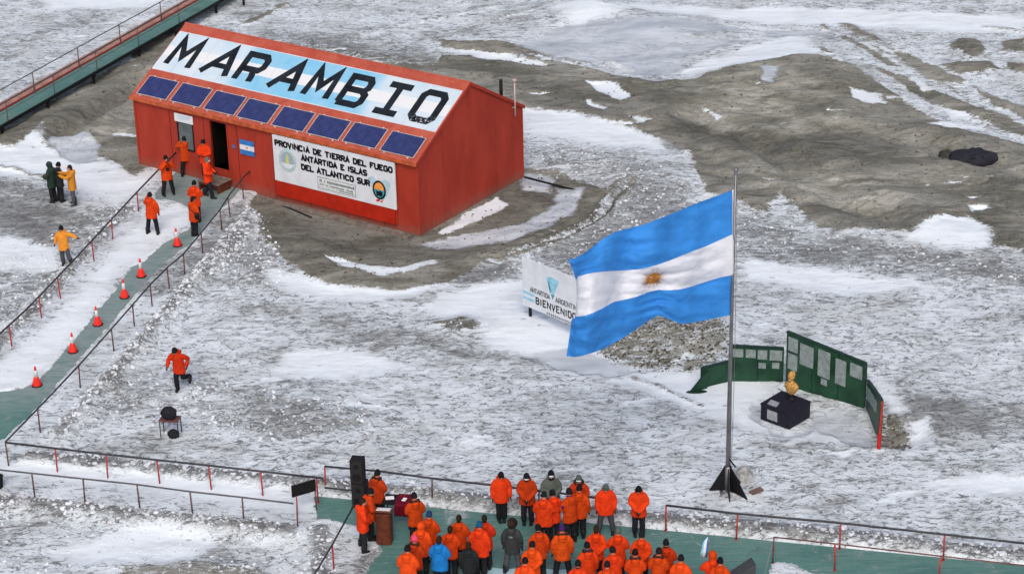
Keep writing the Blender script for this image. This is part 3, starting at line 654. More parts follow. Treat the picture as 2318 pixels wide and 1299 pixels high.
# ------------------------------------------------------------------ ground sheet
def axis(lo, hi, d0, d1, far):
    a = [lo]
    while a[-1] < hi: a.append(a[-1] + d0 + (d1 - d0) * (a[-1] - lo) / (hi - lo))
    s = d1; b = [a[-1]]
    while b[-1] < far[1]: s *= 1.45; b.append(b[-1] + s)
    s = d0; c = [lo]
    while c[-1] > far[0]: s *= 1.45; c.append(c[-1] - s)
    return np.array(c[:0:-1] + a + b[1:])
def build_ground():
    xs = axis(-29.5, 29.5, .088, .088, (-2500, 2500)); ys = axis(54.3, 119, .085, .15, (-400, 4000))
    X, Y = np.meshgrid(xs, ys); nx, ny = len(xs), len(ys)
    x = X.ravel(); y = Y.ravel()
    z, mud, dirt, ice, clean, tone = terrain(x, y)
    far = sstep(0, 60, np.maximum(np.abs(x) - 30, np.maximum(54 - y, y - 119)))
    z = z * (1 - far) + far * .3 * fbm(x * .02, y * .02, 3, 5)
    me = bpy.data.meshes.new('ground')
    me.vertices.add(nx * ny); me.vertices.foreach_set('co', np.stack([x, y, z], 1).ravel().astype(np.float32))
    i = np.arange(nx * ny).reshape(ny, nx)
    q = np.stack([i[:-1, :-1], i[:-1, 1:], i[1:, 1:], i[1:, :-1]], -1).reshape(-1, 4)
    me.loops.add(q.size); me.loops.foreach_set('vertex_index', q.ravel().astype(np.int32))
    me.polygons.add(len(q)); me.polygons.foreach_set('loop_start', np.arange(0, q.size, 4, dtype=np.int32))
    me.polygons.foreach_set('use_smooth', np.ones(len(q), bool))
    me.update(calc_edges=True)
    a = me.color_attributes.new('surf', 'FLOAT_COLOR', 'POINT')
    a.data.foreach_set('color', np.stack([mud, np.clip(dirt, 0, 1), ice, np.ones_like(mud)], 1).ravel().astype(np.float32))
    b = me.attributes.new('clean', 'FLOAT', 'POINT'); b.data.foreach_set('value', clean.astype(np.float32))
    b = me.attributes.new('tone', 'FLOAT', 'POINT'); b.data.foreach_set('value', tone.astype(np.float32))
    me.materials.append(M['ground'])
    tag(link('ground', me), kind='structure')
build_ground()

# decks
def deck(name, P, z0, z1, mat='deck'):
    P = [tuple(p) for p in P]
    mb = MB(); mb.prism(P, z0, z1); o = mb.build(name, M[mat]); tag(o, kind='structure'); return o
def orient(P):
    a = sum(P[i][0] * P[(i + 1) % len(P)][1] - P[(i + 1) % len(P)][0] * P[i][1] for i in range(len(P)))
    return P if a > 0 else P[::-1]
deck('walkway_ramp', orient(RAMP), -.12, DECK_Z - .006, 'deck_slush')
deck('walkway_deck', orient(PLAZA), -.11, DECK_Z)
icep = orient(gxy(px((1085, 1345), (1100, 1300), (1112, 1284), (1150, 1288), (1200, 1282), (1262, 1290), (1300, 1286), (1345, 1300), (1360, 1345)), DECK_Z))
mb = MB(); mb.prism([tuple(p) for p in icep], DECK_Z + .002, DECK_Z + .008); tag(mb.build('ice', M['icefilm']), kind='structure')

# rubble of frozen snow lumps on the banks, stones in the mud
def lumps(name, pts, sizes, mat, sink=.25, seed=1):
    rg = np.random.default_rng(seed)
    t = (1 + 5 ** .5) / 2
    iv = np.array([(-1, t, 0), (1, t, 0), (-1, -t, 0), (1, -t, 0), (0, -1, t), (0, 1, t), (0, -1, -t), (0, 1, -t), (t, 0, -1), (t, 0, 1), (-t, 0, -1), (-t, 0, 1)]) / 1.902
    fi = np.array([(0, 11, 5), (0, 5, 1), (0, 1, 7), (0, 7, 10), (0, 10, 11), (1, 5, 9), (5, 11, 4), (11, 10, 2), (10, 7, 6), (7, 1, 8), (3, 9, 4), (3, 4, 2), (3, 2, 6), (3, 6, 8), (3, 8, 9), (4, 9, 5), (2, 4, 11), (6, 2, 10), (8, 6, 7), (9, 8, 1)])
    n = len(pts); z = terrain(pts[:, 0], pts[:, 1])[0]
    V = iv[None] * rg.uniform(.65, 1.2, (n, 12, 1)) * sizes[:, None, None] * np.stack([rg.uniform(.7, 1.4, n), rg.uniform(.7, 1.3, n), rg.uniform(.45, .85, n)], 1)[:, None]
    a = rg.uniform(0, 6.28, n); c, s = np.cos(a)[:, None], np.sin(a)[:, None]
    V = np.stack([V[..., 0] * c - V[..., 1] * s, V[..., 0] * s + V[..., 1] * c, V[..., 2]], -1)
    V += np.concatenate([pts, (z + sizes * sink)[:, None]], 1)[:, None]
    F = (fi[None] + (np.arange(n) * 12)[:, None, None]).reshape(-1, 3)
    me = bpy.data.meshes.new(name); me.from_pydata(V.reshape(-1, 3).tolist(), [], F.tolist()); me.materials.append(mat); me.update()
    return link(name, me)
rg = np.random.default_rng(3)
P_, S_ = [], []
for Pl, h_, w_ in BANKS:
    seg = np.diff(Pl, axis=0); L = np.hypot(seg[:, 0], seg[:, 1]); n = int(L.sum() * 42)
    k = rg.choice(len(L), n, p=L / L.sum()); t = rg.random((n, 1))
    P_.append(Pl[k] + seg[k] * t + rg.normal(0, w_ * .75, (n, 2))); S_.append(.028 + .085 * rg.random(n) ** 4)
for poly, n in ((DIG[2][0], 1500), (DIG[5][0], 1100), (DIG[0][0], 500), (DIG[1][0], 500), (DIG[12][0], 500), (DIG[3][0], 400), (gxy(px((0, 1120), (700, 1180), (700, 1299), (0, 1299))), 380)):
    lo, hi = poly.min(0), poly.max(0); q = rg.uniform(lo, hi, (n * 3, 2)); q = q[sdist(q[:, 0], q[:, 1], poly) > 0][:n]
    P_.append(q); S_.append(.02 + .06 * rg.random(len(q)) ** 4)
P_ = np.concatenate(P_); S_ = np.concatenate(S_)
dk = np.maximum(sdist(P_[:, 0], P_[:, 1], RAMP), sdist(P_[:, 0], P_[:, 1], PLAZA)); keep = dk < -.08
tag(lumps('snow_rubble', P_[keep], S_[keep], M['chunk'], .2), kind='stuff')
P_ = []
for poly, n in ((MUDG[0], 350), (MUDG[1], 900), (MUDG[2], 1500), (MUDG[4], 1500), (MUDG[5], 150)):
    lo, hi = poly.min(0), poly.max(0); q = rg.uniform(lo, hi, (n * 3, 2)); q = q[sdist(q[:, 0], q[:, 1], poly) > 0][:n]; P_.append(q)
P_ = np.concatenate(P_); S_ = .018 + .05 * rg.random(len(P_)) ** 5
tag(lumps('gravel', P_, S_, M['rock'], .3, 5), kind='stuff')

# ------------------------------------------------------------------ stroke lettering
GL = {'A': [[(0, 0), (.5, 1), (1, 0)], [(.2, .34), (.8, .34)]], 'B': [[(.06, 0), (.06, 1), (.7, 1), (.9, .86), (.9, .66), (.7, .53), (.06, .53)], [(.7, .53), (.98, .38), (.98, .15), (.75, 0), (.06, 0)]],
      'C': [[(1, .8), (.8, 1), (.22, 1), (0, .8), (0, .2), (.22, 0), (.8, 0), (1, .2)]], 'D': [[(.04, 0), (.04, 1), (.7, 1), (1, .75), (1, .25), (.7, 0), (.04, 0)]],
      'E': [[(1, 1), (.06, 1), (.06, 0), (1, 0)], [(.06, .52), (.75, .52)]], 'F': [[(1, 1), (.06, 1), (.06, 0)], [(.06, .52), (.75, .52)]],
      'G': [[(1, .8), (.8, 1), (.22, 1), (0, .8), (0, .2), (.22, 0), (.8, 0), (1, .2), (1, .5), (.6, .5)]], 'H': [[(0, 0), (0, 1)], [(1, 0), (1, 1)], [(0, .52), (1, .52)]],
      'I': [[(.5, 0), (.5, 1)]], 'L': [[(.06, 1), (.06, 0), (1, 0)]], 'M': [[(0, 0), (.1, 1), (.5, .35), (.9, 1), (1, 0)]], 'N': [[(0, 0), (0, 1), (1, 0), (1, 1)]],
      'O': [[(.22, 0), (.8, 0), (1, .2), (1, .8), (.8, 1), (.22, 1), (0, .8), (0, .2), (.22, 0), (.3, 0)]], 'P': [[(.06, 0), (.06, 1), (.75, 1), (1, .85), (1, .62), (.75, .48), (.06, .48)]],
      'R': [[(.06, 0), (.06, 1), (.75, 1), (1, .85), (1, .62), (.75, .48), (.06, .48)], [(.55, .48), (1, 0)]],
      'S': [[(1, .85), (.8, 1), (.2, 1), (0, .82), (0, .65), (.2, .53), (.8, .47), (1, .35), (1, .18), (.8, 0), (.2, 0), (0, .15)]],
      'T': [[(0, 1), (1, 1)], [(.5, 0), (.5, 1)]], 'U': [[(0, 1), (0, .2), (.2, 0), (.8, 0), (1, .2), (1, 1)]], 'V': [[(0, 1), (.5, 0), (1, 1)]]}
def stroke(mb, pts, th, z0, h, fr, mi=0):
    """mitred ribbon with thickness along a polyline"""
    P = [np.array(p, float) for p in pts]; n = len(P); L_, R_ = [], []
    for i in range(n):
        d0 = P[i] - P[i - 1] if i > 0 else P[1] - P[0]; d1 = P[i + 1] - P[i] if i < n - 1 else d0
        d0 = d0 / (np.hypot(*d0) + 1e-9); d1 = d1 / (np.hypot(*d1) + 1e-9)
        nn = np.array([-d0[1] - d1[1], d0[0] + d1[0]]); nn = nn / (np.hypot(*nn) + 1e-9)
        c = max(.38, nn @ np.array([-d1[1], d1[0]])); o = nn * th / 2 / c
        L_.append(P[i] + o); R_.append(P[i] - o)
    for i in range(n - 1):
        mb.prism([tuple(R_[i]), tuple(R_[i + 1]), tuple(L_[i + 1]), tuple(L_[i])], z0, z0 + h, mi, fr)
def glyph(mb, ch, x, y, w, h, th, z0, fr, serif=False, mi=0, eps=.0008):
    k = 0
    for pl in GL[ch]:
        q = [(x + a * w, y + th / 2 + b * (h - th)) for a, b in pl]
        stroke(mb, q, th, z0, .006 + k * eps, fr, mi); k += 1
        if serif:
            for e in (0, -1):
                if pl[e][1] in (0, 1) and not (ch in 'CGSO'):
                    ex, ey = q[e]; stroke(mb, [(ex - w * .2, ey), (ex + w * .2, ey)], th * .7, z0, .006 + k * eps, fr, mi); k += 1
        if serif and ch in 'BDEFPRLN':
            for yy in (0, 1):
                ex = q[0][0] if ch not in 'E' else x + .06 * w; ey = y + th / 2 + yy * (h - th)
                stroke(mb, [(x - w * .12, ey), (x + w * .2, ey)], th * .7, z0, .006 + k * eps, fr, mi); k += 1
def text(mb, s, x0, x1, y, h, th, z0, fr, serif=False, mi=0, gap=.32):
    wd = {'I': .35, ' ': .55, 'M': 1.25}
    tot = sum(wd.get(c, 1) for c in s) + gap * (len(s) - 1); u = (x1 - x0) / tot; x = x0
    for c in s:
        w_ = wd.get(c, 1) * u
        if c != ' ': glyph(mb, c, x, y, w_, h, th, z0, fr, serif, mi)
        x += w_ + gap * u

# ------------------------------------------------------------------ the hut (local frame: x along front, y into the house, z up)
hut = tag(empty('hut', (HB[0], HB[1], 0), HYAW), 'red gabled hut with large roof lettering and a row of roof solar panels', 'hut')
SL = math.hypot(HW / 2, HRIDGE - HWALL); sa = math.atan2(HRIDGE - HWALL, HW / 2)
cs, sn_ = math.cos(sa), math.sin(sa)
def roofpt(u, v, h): return (u, v * cs - h * sn_, HWALL + v * sn_ + h * cs)
DU0, DU1, DZ0, DZ1 = -10.70, -9.80, .72, 2.82       # door
WU0, WU1, WZ0, WZ1 = -12.50, -11.70, 1.25, 2.42     # window
T = .08
def wallbox(mb, u0, u1, z0, z1, v0=0, v1=T, mi=0): mb.box(((u0 + u1) / 2, (v0 + v1) / 2, (z0 + z1) / 2), (u1 - u0, v1 - v0, z1 - z0), mi=mi)
# front wall as separate sheet panels with recessed joints
seams = [-HL, -12.95, -11.07, -9.25, -7.35, -5.5, -3.6, -1.75, -0.0]
ZB, ZT = -.25, HWALL - .03
g = .019
for i in range(len(seams) - 1):
    a, b = seams[i] + (g if i else 0), seams[i + 1] - (g if i < len(seams) - 2 else 0)
    mb = MB(); ops = []
    if a < WU0 < b or a < WU1 < b: ops = [(WU0, WU1, WZ0, WZ1)]
    if a < DU0 < b: ops = [(DU0, DU1, DZ0, DZ1)]
    if not ops: wallbox(mb, a, b, ZB, ZT)
    else:
        o0, o1, q0, q1 = ops[0]; o1c = min(o1, b)
        wallbox(mb, a, o0, ZB, ZT); 
        if o1c < b: wallbox(mb, o1c, b, ZB, ZT)
        wallbox(mb, o0, o1c, ZB, q0); wallbox(mb, o0, o1c, q1, ZT)
    mb.build('wall_panel', M['red'], hut)
mb = MB(); mb.box((-HL / 2, T + .05, HWALL / 2 - .1), (HL - .1, .03, HWALL - .05)); 
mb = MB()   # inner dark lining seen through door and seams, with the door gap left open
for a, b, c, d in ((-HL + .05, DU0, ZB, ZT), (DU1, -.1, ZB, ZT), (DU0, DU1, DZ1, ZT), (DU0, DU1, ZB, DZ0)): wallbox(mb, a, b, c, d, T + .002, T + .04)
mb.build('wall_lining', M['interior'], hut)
# gable walls
def gable(u0, u1, y0, y1, name='gable_panel'):
    def top(y): return HWALL + (HRIDGE - HWALL) * (1 - abs(y - HW / 2) / (HW / 2)) - .03
    ys = sorted({y0, y1} | ({HW / 2} if y0 < HW / 2 < y1 else set()))
    poly = [(y0, ZB), (y1, ZB)] + [(y, top(y)) for y in reversed(ys)]
    mb = MB(); mb.prism(poly, u0, u1, fr=lambda a, b, c: (c, a, b)); return mb.build(name, M['red'], hut)
for y0, y1 in ((T + .003, 1.68), (1.70, 3.52), (3.54, 5.33), (5.35, HW - T - .003)): gable(-T, -.001, y0, y1)
gable(-HL, -HL + T, T + .003, HW - T - .003)
mb = MB(); wallbox(mb, -HL, 0, ZB, ZT, HW - T, HW); mb.build('back_wall', M['red'], hut)
for c, s in (((-.02, -.008, 1.42), (.10, .05, 3.36)), ((-.02, HW + .006, 1.42), (.10, .05, 3.36)), ((-HL + .02, -.008, 1.42), (.10, .05, 3.36))):
    mb = MB(); mb.box(c, s); mb.build('corner_trim', M['red'], hut)
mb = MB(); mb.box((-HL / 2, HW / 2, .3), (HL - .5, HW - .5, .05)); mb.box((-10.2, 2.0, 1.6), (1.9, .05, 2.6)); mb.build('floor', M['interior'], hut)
# roof
roof = MB()
EA = -.16
roof.add([roofpt(-HL - .06, EA, .0), roofpt(.05, EA, 0), roofpt(.05, SL, 0), roofpt(-HL - .06, SL, 0), roofpt(-HL - .06, EA, .05), roofpt(.05, EA, .05), roofpt(.05, SL + .01, .05), roofpt(-HL - .06, SL + .01, .05)],
         [(0, 3, 2, 1), (4, 5, 6, 7), (0, 1, 5, 4), (1, 2, 6, 5), (2, 3, 7, 6), (3, 0, 4, 7)])
def rp2(u, v, h): a = roofpt(u, v, h); return (a[0], HW - a[1], a[2])
roof.add([rp2(-HL - .06, EA, .0), rp2(.05, EA, 0), rp2(.05, SL, 0), rp2(-HL - .06, SL, 0), rp2(-HL - .06, EA, .05), rp2(.05, EA, .05), rp2(.05, SL + .01, .05), rp2(-HL - .06, SL + .01, .05)],
         [(0, 1, 2, 3), (4, 7, 6, 5), (0, 4, 5, 1), (1, 5, 6, 2), (2, 6, 7, 3), (3, 7, 4, 0)])
ro = roof.build('roof', M['roof'], hut)
mb = MB()
for u in (-12.95, -11.07, -9.25, -7.35, -5.5, -3.6, -1.75): 
    for v0, v1 in ((EA + .02, 1.5), (3.72, SL - .1)):
        mb = MB(); mb.add([roofpt(u - .03, v0, .05), roofpt(u + .03, v0, .05), roofpt(u + .03, v1, .05), roofpt(u - .03, v1, .05), roofpt(u - .018, v0, .062), roofpt(u + .018, v0, .062), roofpt(u + .018, v1, .062), roofpt(u - .018, v1, .062)], [(4, 5, 6, 7), (0, 1, 5, 4), (1, 2, 6, 5), (2, 3, 7, 6), (3, 0, 4, 7)]); mb.build('roof_seam', M['roof'], ro)
mb = MB(); mb.tube([(-HL - .07, HW / 2, HRIDGE + .035), (.06, HW / 2, HRIDGE + .035)], .055, 8); mb.build('ridge_cap', M['roof'], ro)
mb = MB(); mb.box((-HL / 2, roofpt(0, EA, .02)[1] - .02, roofpt(0, EA, .02)[2] - .035), (HL + .14, .035, .15)); mb.build('eave_trim', M['eave'], ro)
mb = MB()
mb.add([roofpt(.052, EA, -.07), roofpt(.085, EA, -.07), roofpt(.085, SL, -.07), roofpt(.052, SL, -.07), roofpt(.052, EA, .06), roofpt(.085, EA, .06), roofpt(.085, SL + .03, .06), roofpt(.052, SL + .03, .06)], [(0, 3, 2, 1), (4, 5, 6, 7), (0, 1, 5, 4), (1, 2, 6, 5), (2, 3, 7, 6), (3, 0, 4, 7)])
mb.add([rp2(.052, EA, -.07), rp2(.085, EA, -.07), rp2(.085, SL, -.07), rp2(.052, SL, -.07), rp2(.052, EA, .06), rp2(.085, EA, .06), rp2(.085, SL, .06), rp2(.052, SL, .06)], [(0, 1, 2, 3), (4, 7, 6, 5), (0, 4, 5, 1), (1, 5, 6, 2), (2, 6, 7, 3), (3, 7, 4, 0)])
mb.build('verge_trim', M['red'], ro)
# painted banner and its eight letters: own frame in the roof plane
banner = MB(); banner.box((-HL / 2, 2.60, .003), (HL - .06, 2.16, .018))
bo = banner.build('roof_banner', M['banner'], hut)
bo.location = roofpt(0, 0, .052); bo.rotation_euler = (sa, 0, 0)
mb = MB()
for v in (1.50, 3.70): mb.box((-HL / 2, v, .008), (HL - .04, .035, .035))
for u in (-HL + .02, -.03): mb.box((u, 2.6, .008), (.04, 2.17, .034))
bf = mb.build('banner_frame', M['white'], bo)
LET = [('M', -14.60, -13.08), ('A', -12.68, -11.02), ('R', -10.80, -9.44), ('A', -8.99, -7.42), ('M', -7.12, -5.64), ('B', -5.32, -3.96), ('I', -3.47, -2.06), ('O', -1.70, -.36)]
BG = {'M': [[(0, 0), (.07, .9), (.12, 1), (.48, .36), (.85, 1), (.93, .9), (1, 0)]], 'A': [[(0, 0), (.38, .52), (.66, 1), (.80, 1), (1, 0)], [(.30, .36), (.93, .36)]],
      'R': [[(0, 0), (0, 1), (.84, 1), (1, .86), (1, .60), (.84, .45), (0, .45)], [(.62, .45), (.72, .2), (.74, 0)]],
      'B': [[(0, .53), (0, 1), (.82, 1), (.96, .86), (.96, .66), (.80, .53), (0, .53), (0, .02)], [(.80, .53), (1, .40), (1, .14), (.84, 0), (-.05, 0)]],
      'I': [[(0, 1), (1, 1)], [(.5, .99), (.5, .01)], [(0, 0), (1, 0)]],
      'O': [[(.18, 0), (.84, 0), (1, .14), (1, .86), (.84, 1), (.16, 1), (0, .86), (0, .14), (.18, 0), (.3, 0)]]}
BG['M'] = [[(0, 0), (.08, 1), (.47, .36), (.92, 1), (1, 0)]]; BG['A'] = [[(0, 0), (.74, 1), (1, 0)], [(.28, .34), (.90, .34)]]
BT = .315
for ch, u0, u1 in LET:
    mb = MB(); idf = lambda a, b, c: (a, b, c)
    for k, pl in enumerate(BG[ch]):
        q = [(u0 + BT / 2 + a * (u1 - u0 - BT), 1.74 + BT / 2 + b * (1.74 - BT)) for a, b in pl]
        stroke(mb, q, BT if len(pl) > 2 or ch in 'IR' else BT * .85, .0125, .008 + .0015 * k, idf)
    mb.build('letter', M['bigletter'], bo)
# solar panels
def solar(u0):
    mb = MB(); w_, v0, v1, t_ = 1.66, .04, 1.10, .026
    fr = lambda a, b, c: (a, b, c)
    for c, s in (((w_ / 2, v0 + t_ / 2, .03), (w_, t_, .04)), ((w_ / 2, v1 - t_ / 2, .03), (w_, t_, .04)), ((t_ / 2, (v0 + v1) / 2, .03), (t_, v1 - v0 - 2 * t_, .04)), ((w_ - t_ / 2, (v0 + v1) / 2, .03), (t_, v1 - v0 - 2 * t_, .04))): mb.box(c, s)
    p = MB(); p.box((w_ / 2, (v0 + v1) / 2, .025), (w_ - 2 * t_, v1 - v0 - 2 * t_, .03))
    return mb.mesh('solar_panel', M['alu']), p.mesh('cells', M['solar'])
sf, spn = solar(0)
mbc = MB()
for v in (.0, 1.12):
    for u in (.25, 1.4): mbc.box((u, v, .02), (.07, .07, .05))
clampm = mbc.mesh('clamp', M['alu'])
for i, u0 in enumerate((-14.72, -12.86, -11.00, -9.21, -7.36, -5.54, -3.71, -1.83)):
    o = link('solar_panel', sf, hut); o.location = roofpt(u0, rnd.uniform(-.015, .015), .06); o.rotation_euler = (sa, 0, rnd.uniform(-.004, .004))
    link('cells', spn, o); link('clamp', clampm, o)
# door opening, open leaf, frame, step, window
mb = MB()
for a, b, c, d in ((DU0 - .06, DU0, DZ0, DZ1 + .06), (DU1, DU1 + .06, DZ0, DZ1 + .06), (DU0, DU1, DZ1, DZ1 + .06)): wallbox(mb, a, b, c, d, -.025, T + .02)
mb.build('door_frame', M['red'], hut)
mb = MB(); mb.box((DU0 + .05, .55, (DZ0 + DZ1) / 2), (.045, .85, DZ1 - DZ0 - .04)); dl = mb.build('door', M['interior'], hut)
mb = MB(); mb.tube([(DU0 + .10, .85, 1.7), (DU0 + .10, .93, 1.7)], .018, 6); mb.build('handle', M['steel'], dl)
mb = MB(); mb.tube([(-10.42, -.06, 2.95), (-10.1, -.06, 2.95)], .035, 8); mb.box((-10.26, -.03, 2.95), (.1, .06, .05)); mb.build('door_lamp', M['black'], hut)
st = tag(empty('door_step', (HB[0] - UX[0] * 10.2 - UY[0] * .55, HB[1] - UX[1] * 10.2 - UY[1] * .55, 0), HYAW), 'weathered wooden step below the dark doorway of the red hut', 'step')
for k in range(4):
    mb = MB(); mb.box((0, -.33 + k * .22, .45), (1.15, .19, .04)); mb.build('plank', M['wood'], st)
mb = MB()
for sx in (-.5, .5): mb.box((sx, 0, .215), (.06, .8, .43))
mb.box((0, -.36, .36), (.94, .04, .1)); mb.build('frame', M['wood_brown'], st)
mb = MB()
for a, b, c, d in ((WU0 - .05, WU0, WZ0 - .05, WZ1 + .05), (WU1, WU1 + .05, WZ0 - .05, WZ1 + .05), (WU0, WU1, WZ1, WZ1 + .05), (WU0, WU1, WZ0 - .05, WZ0)): wallbox(mb, a, b, c, d, -.03, T)
wo = mb.build('window', M['black'], hut)
mb = MB(); wallbox(mb, WU0, WU1, WZ0, WZ1, .025, .035); mb.build('pane', M['glass'], wo)
# base skid, roof pipes, corner beam
mb = MB(); mb.box((-4.1, -.36, .03), (7.7, .26, .10)); mb.build('base_skid', M['wood'], hut)
mb = MB(); mb.tube([(-.3, 6.25, 3.5), (-.3, 6.25, 4.55)], .075, 10); mb.build('exhaust_pipe', M['black'], hut, True)
mb = MB(); mb.tube([(.12, 6.62, 2.95), (.12, 6.62, 4.45)], .035, 8); mb.tube([(.12, 6.62, 4.45), (.12, 6.62, 4.55)], [.09, .09], 8); mb.box((.05, 6.62, 3.3), (.12, .06, .06)); mb.build('vent_pipe', M['alu'], hut, True)
e0, e1 = at(1187, 401, .3), at(1326, 437, .1)
mb = MB(); mb.bar(e0, e1, .06, .07); mb.bar((e1[0] - .1, e1[1], -.1), (e1[0] - .1, e1[1], .08), .1, .1)
tag(mb.build('ground_beam', M['black']), 'thin black beam running over the ice from the hut rear corner', 'beam')
c0, c1 = at(597, 452, .02), at(705, 492, .02)
mb = MB(); mb.tube([c0 + (0, 0, .0), (c0 + c1) / 2 + (0, .1, .0), c1], .03, 6); tag(mb.build('ground_cable', M['black']), 'short dark cable lying on the mud by the hut front', 'cable')

# province sign on the front wall
sg = tag(empty('wall_sign', (HB[0], HB[1], 0), HYAW), 'big white province sign on the front wall of the red hut', 'sign')
sfr = lambda a, b, c: (a, -.155 - c, b)
mb = MB(); mb.box((-4.12, -.115, 1.93), (6.2, .07, 2.0)); bevel(mb.build('board', M['white'], sg), .008, 1)
mb = MB(); mb.box((-4.16, -.10, .60), (6.12, .09, .64)); mb.build('lower_board', M['red_bright'], sg)
mb = MB(); mb.box((-4.12, -.04, 1.5), (6.1, .075, 2.5)); mb.build('backing', M['red'], sg)
for s_, a, b, z_ in (('PROVINCIA DE TIERRA DEL FUEGO', -7.08, -1.14, 2.47), ('ANTARTIDA E ISLAS', -5.72, -2.42, 2.08), ('DEL ATLANTICO SUR', -5.75, -2.30, 1.68)):
    mb = MB(); text(mb, s_, a, b, z_ - .01, .28, .078, .0, sfr, True, gap=.42); mb.build('lettering', M['ink'], sg)
def disc(mb, cx, cy, rx, ry, z0, z1, fr, mi=0, n=28, a0=0, a1=2 * math.pi):
    full = abs(a1 - a0 - 2 * math.pi) < 1e-6
    P = [(cx + rx * math.cos(a0 + (a1 - a0) * k / n), cy + ry * math.sin(a0 + (a1 - a0) * k / n)) for k in range(n if full else n + 1)]
    mb.prism(P, z0, z1, mi, fr)
mb = MB(); ex, ez = -6.48, 1.92     # left seal
disc(mb, ex, ez, .46, .50, 0, .004, sfr, 0); disc(mb, ex, ez, .33, .38, 0, .007, sfr, 1)
disc(mb, ex, ez - .02, .33, .33, 0, .010, sfr, 2, 14, math.pi * 1.1, math.pi * 1.9); mb.prism([(ex - .1, ez - .1), (ex + .1, ez - .1), (ex + .03, ez + .28), (ex - .03, ez + .28)], 0, .012, 3, sfr)
for k in range(16):
    a = k * math.pi / 8; mb.prism([(ex + .37 * math.cos(a) - .03, ez + .41 * math.sin(a) - .03), (ex + .37 * math.cos(a) + .03, ez + .41 * math.sin(a) - .03), (ex + .37 * math.cos(a), ez + .41 * math.sin(a) + .04)], 0, .009, 3, sfr)
mb.build('round_seal', [M['ltblue_pale'], plain('grey_blue_print', (.28, .36, .42), .6, var=.4, scale=25), M['white'], M['yellowprint']], sg)
mb = MB(); ex, ez = -1.82, 1.62     # right shield with pale blue wings
mb.prism([(ex - .55, ez + .42), (ex - .38, ez + .1), (ex - .1, ez - .25), (ex + .15, ez - .45), (ex + .42, ez - .1), (ex + .58, ez + .4), (ex + .3, ez + .5), (ex, ez + .3), (ex - .3, ez + .52)], 0, .004, 0, sfr)
disc(mb, ex, ez, .33, .40, 0, .008, sfr, 1); disc(mb, ex, ez, .25, .32, 0, .011, sfr, 2); disc(mb, ex, ez, .25, .32, 0, .014, sfr, 3, 14, 0.05, math.pi - .05)
mb.prism([(ex - .14, ez - .25), (ex + .14, ez - .25), (ex + .17, ez - .06), (ex + .05, ez - .02), (ex - .05, ez - .07), (ex - .15, ez - .04)], 0, .017, 4, sfr)
mb.prism([(ex - .2, ez - .46), (ex - .06, ez - .38), (ex + .06, ez - .46), (ex + .18, ez - .38), (ex + .1, ez - .52), (ex, ez - .44), (ex - .1, ez - .52)], 0, .018, 5, sfr)
for k in range(18):
    a = -.35 * math.pi - k / 17 * 1.3 * math.pi + math.pi * .0
    mb.prism([(ex + .30 * math.cos(a) - .035, ez + .37 * math.sin(a)), (ex + .30 * math.cos(a), ez + .37 * math.sin(a) - .035), (ex + .30 * math.cos(a) + .035, ez + .37 * math.sin(a)), (ex + .30 * math.cos(a), ez + .37 * math.sin(a) + .035)], 0, .0125, 4, sfr)
mb.build('shield_emblem', [M['ltblue_pale'], M['ink'], M['tealprint'], M['orangeprint'], M['ink'], M['redprint']], sg)
mb = MB(); mb.prism([(-4.95, 1.06), (-3.02, 1.06), (-3.02, 1.56), (-4.95, 1.56)], 0, .004, 0, sfr)
for a, b, c, d in ((-4.95, 1.06, -3.02, 1.075), (-4.95, 1.545, -3.02, 1.56), (-3.035, 1.06, -3.02, 1.56), (-4.95, 1.06, -4.935, 1.56)): mb.prism([(a, b), (c, b), (c, d), (a, d)], 0, .0065, 1, sfr)
r2 = random.Random(5)
for row, (z_, h_, a, b) in enumerate(((1.36, .10, -4.85, -3.1), (1.22, .06, -4.82, -3.15), (1.13, .045, -4.0, -3.12))):
    u = a
    while u < b:
        wd = r2.uniform(.03, .055); mb.prism([(u, z_), (u + wd, z_), (u + wd, z_ + h_ * r2.uniform(.7, 1)), (u, z_ + h_)], 0, .0075, 2, sfr); u += wd + (.02 if r2.random() < .85 else .12)
mb.build('plaque', [plain('pale_plaque', (.55, .60, .62), .5), M['greyink'], M['greyink']], sg)
# small sign over the window, flag plate, socket
ss = tag(empty('window_sign', (HB[0], HB[1], 0), HYAW), 'small white sign with faint print above the hut window', 'sign')
mb = MB(); mb.box((-12.10, -.055, 2.63), (1.02, .04, .36)); bevel(mb.build('board', M['white'], ss), .006, 1)
mb = MB(); f2 = lambda a, b, c: (a, -.076 - c, b)
for z_, a, b in ((2.69, -12.45, -11.75), (2.60, -12.35, -11.85)):
    u = a
    while u < b: mb.prism([(u, z_), (u + .05, z_), (u + .05, z_ + .045), (u, z_ + .045)], 0, .004, 0, f2); u += .075
mb.build('print', M['ltblue_pale'], ss)
fp = tag(empty('flag_plate', (HB[0], HB[1], 0), HYAW), 'small blue and white flag plate beside the hut doorway', 'sign')
mb = MB(); mb.box((-8.70, -.05, 2.215), (.76, .03, .21)); mb.box((-8.70, -.05, 1.785), (.76, .03, .21)); mb.build('blue_stripe', M['blueprint'], fp)
mb = MB(); mb.box((-8.70, -.05, 2.0), (.76, .03, .216)); mb.build('white_stripe', M['white'], fp)
mb = MB(); disc(mb, -8.70, 2.0, .05, .05, 0, .006, lambda a, b, c: (a, -.066 - c, b)); mb.build('sun', M['orangeprint'], fp)
mb = MB(); mb.box((-9.42, -.04, 1.92), (.10, .05, .14)); mb.build('switch_box', M['blueprint'], hut)

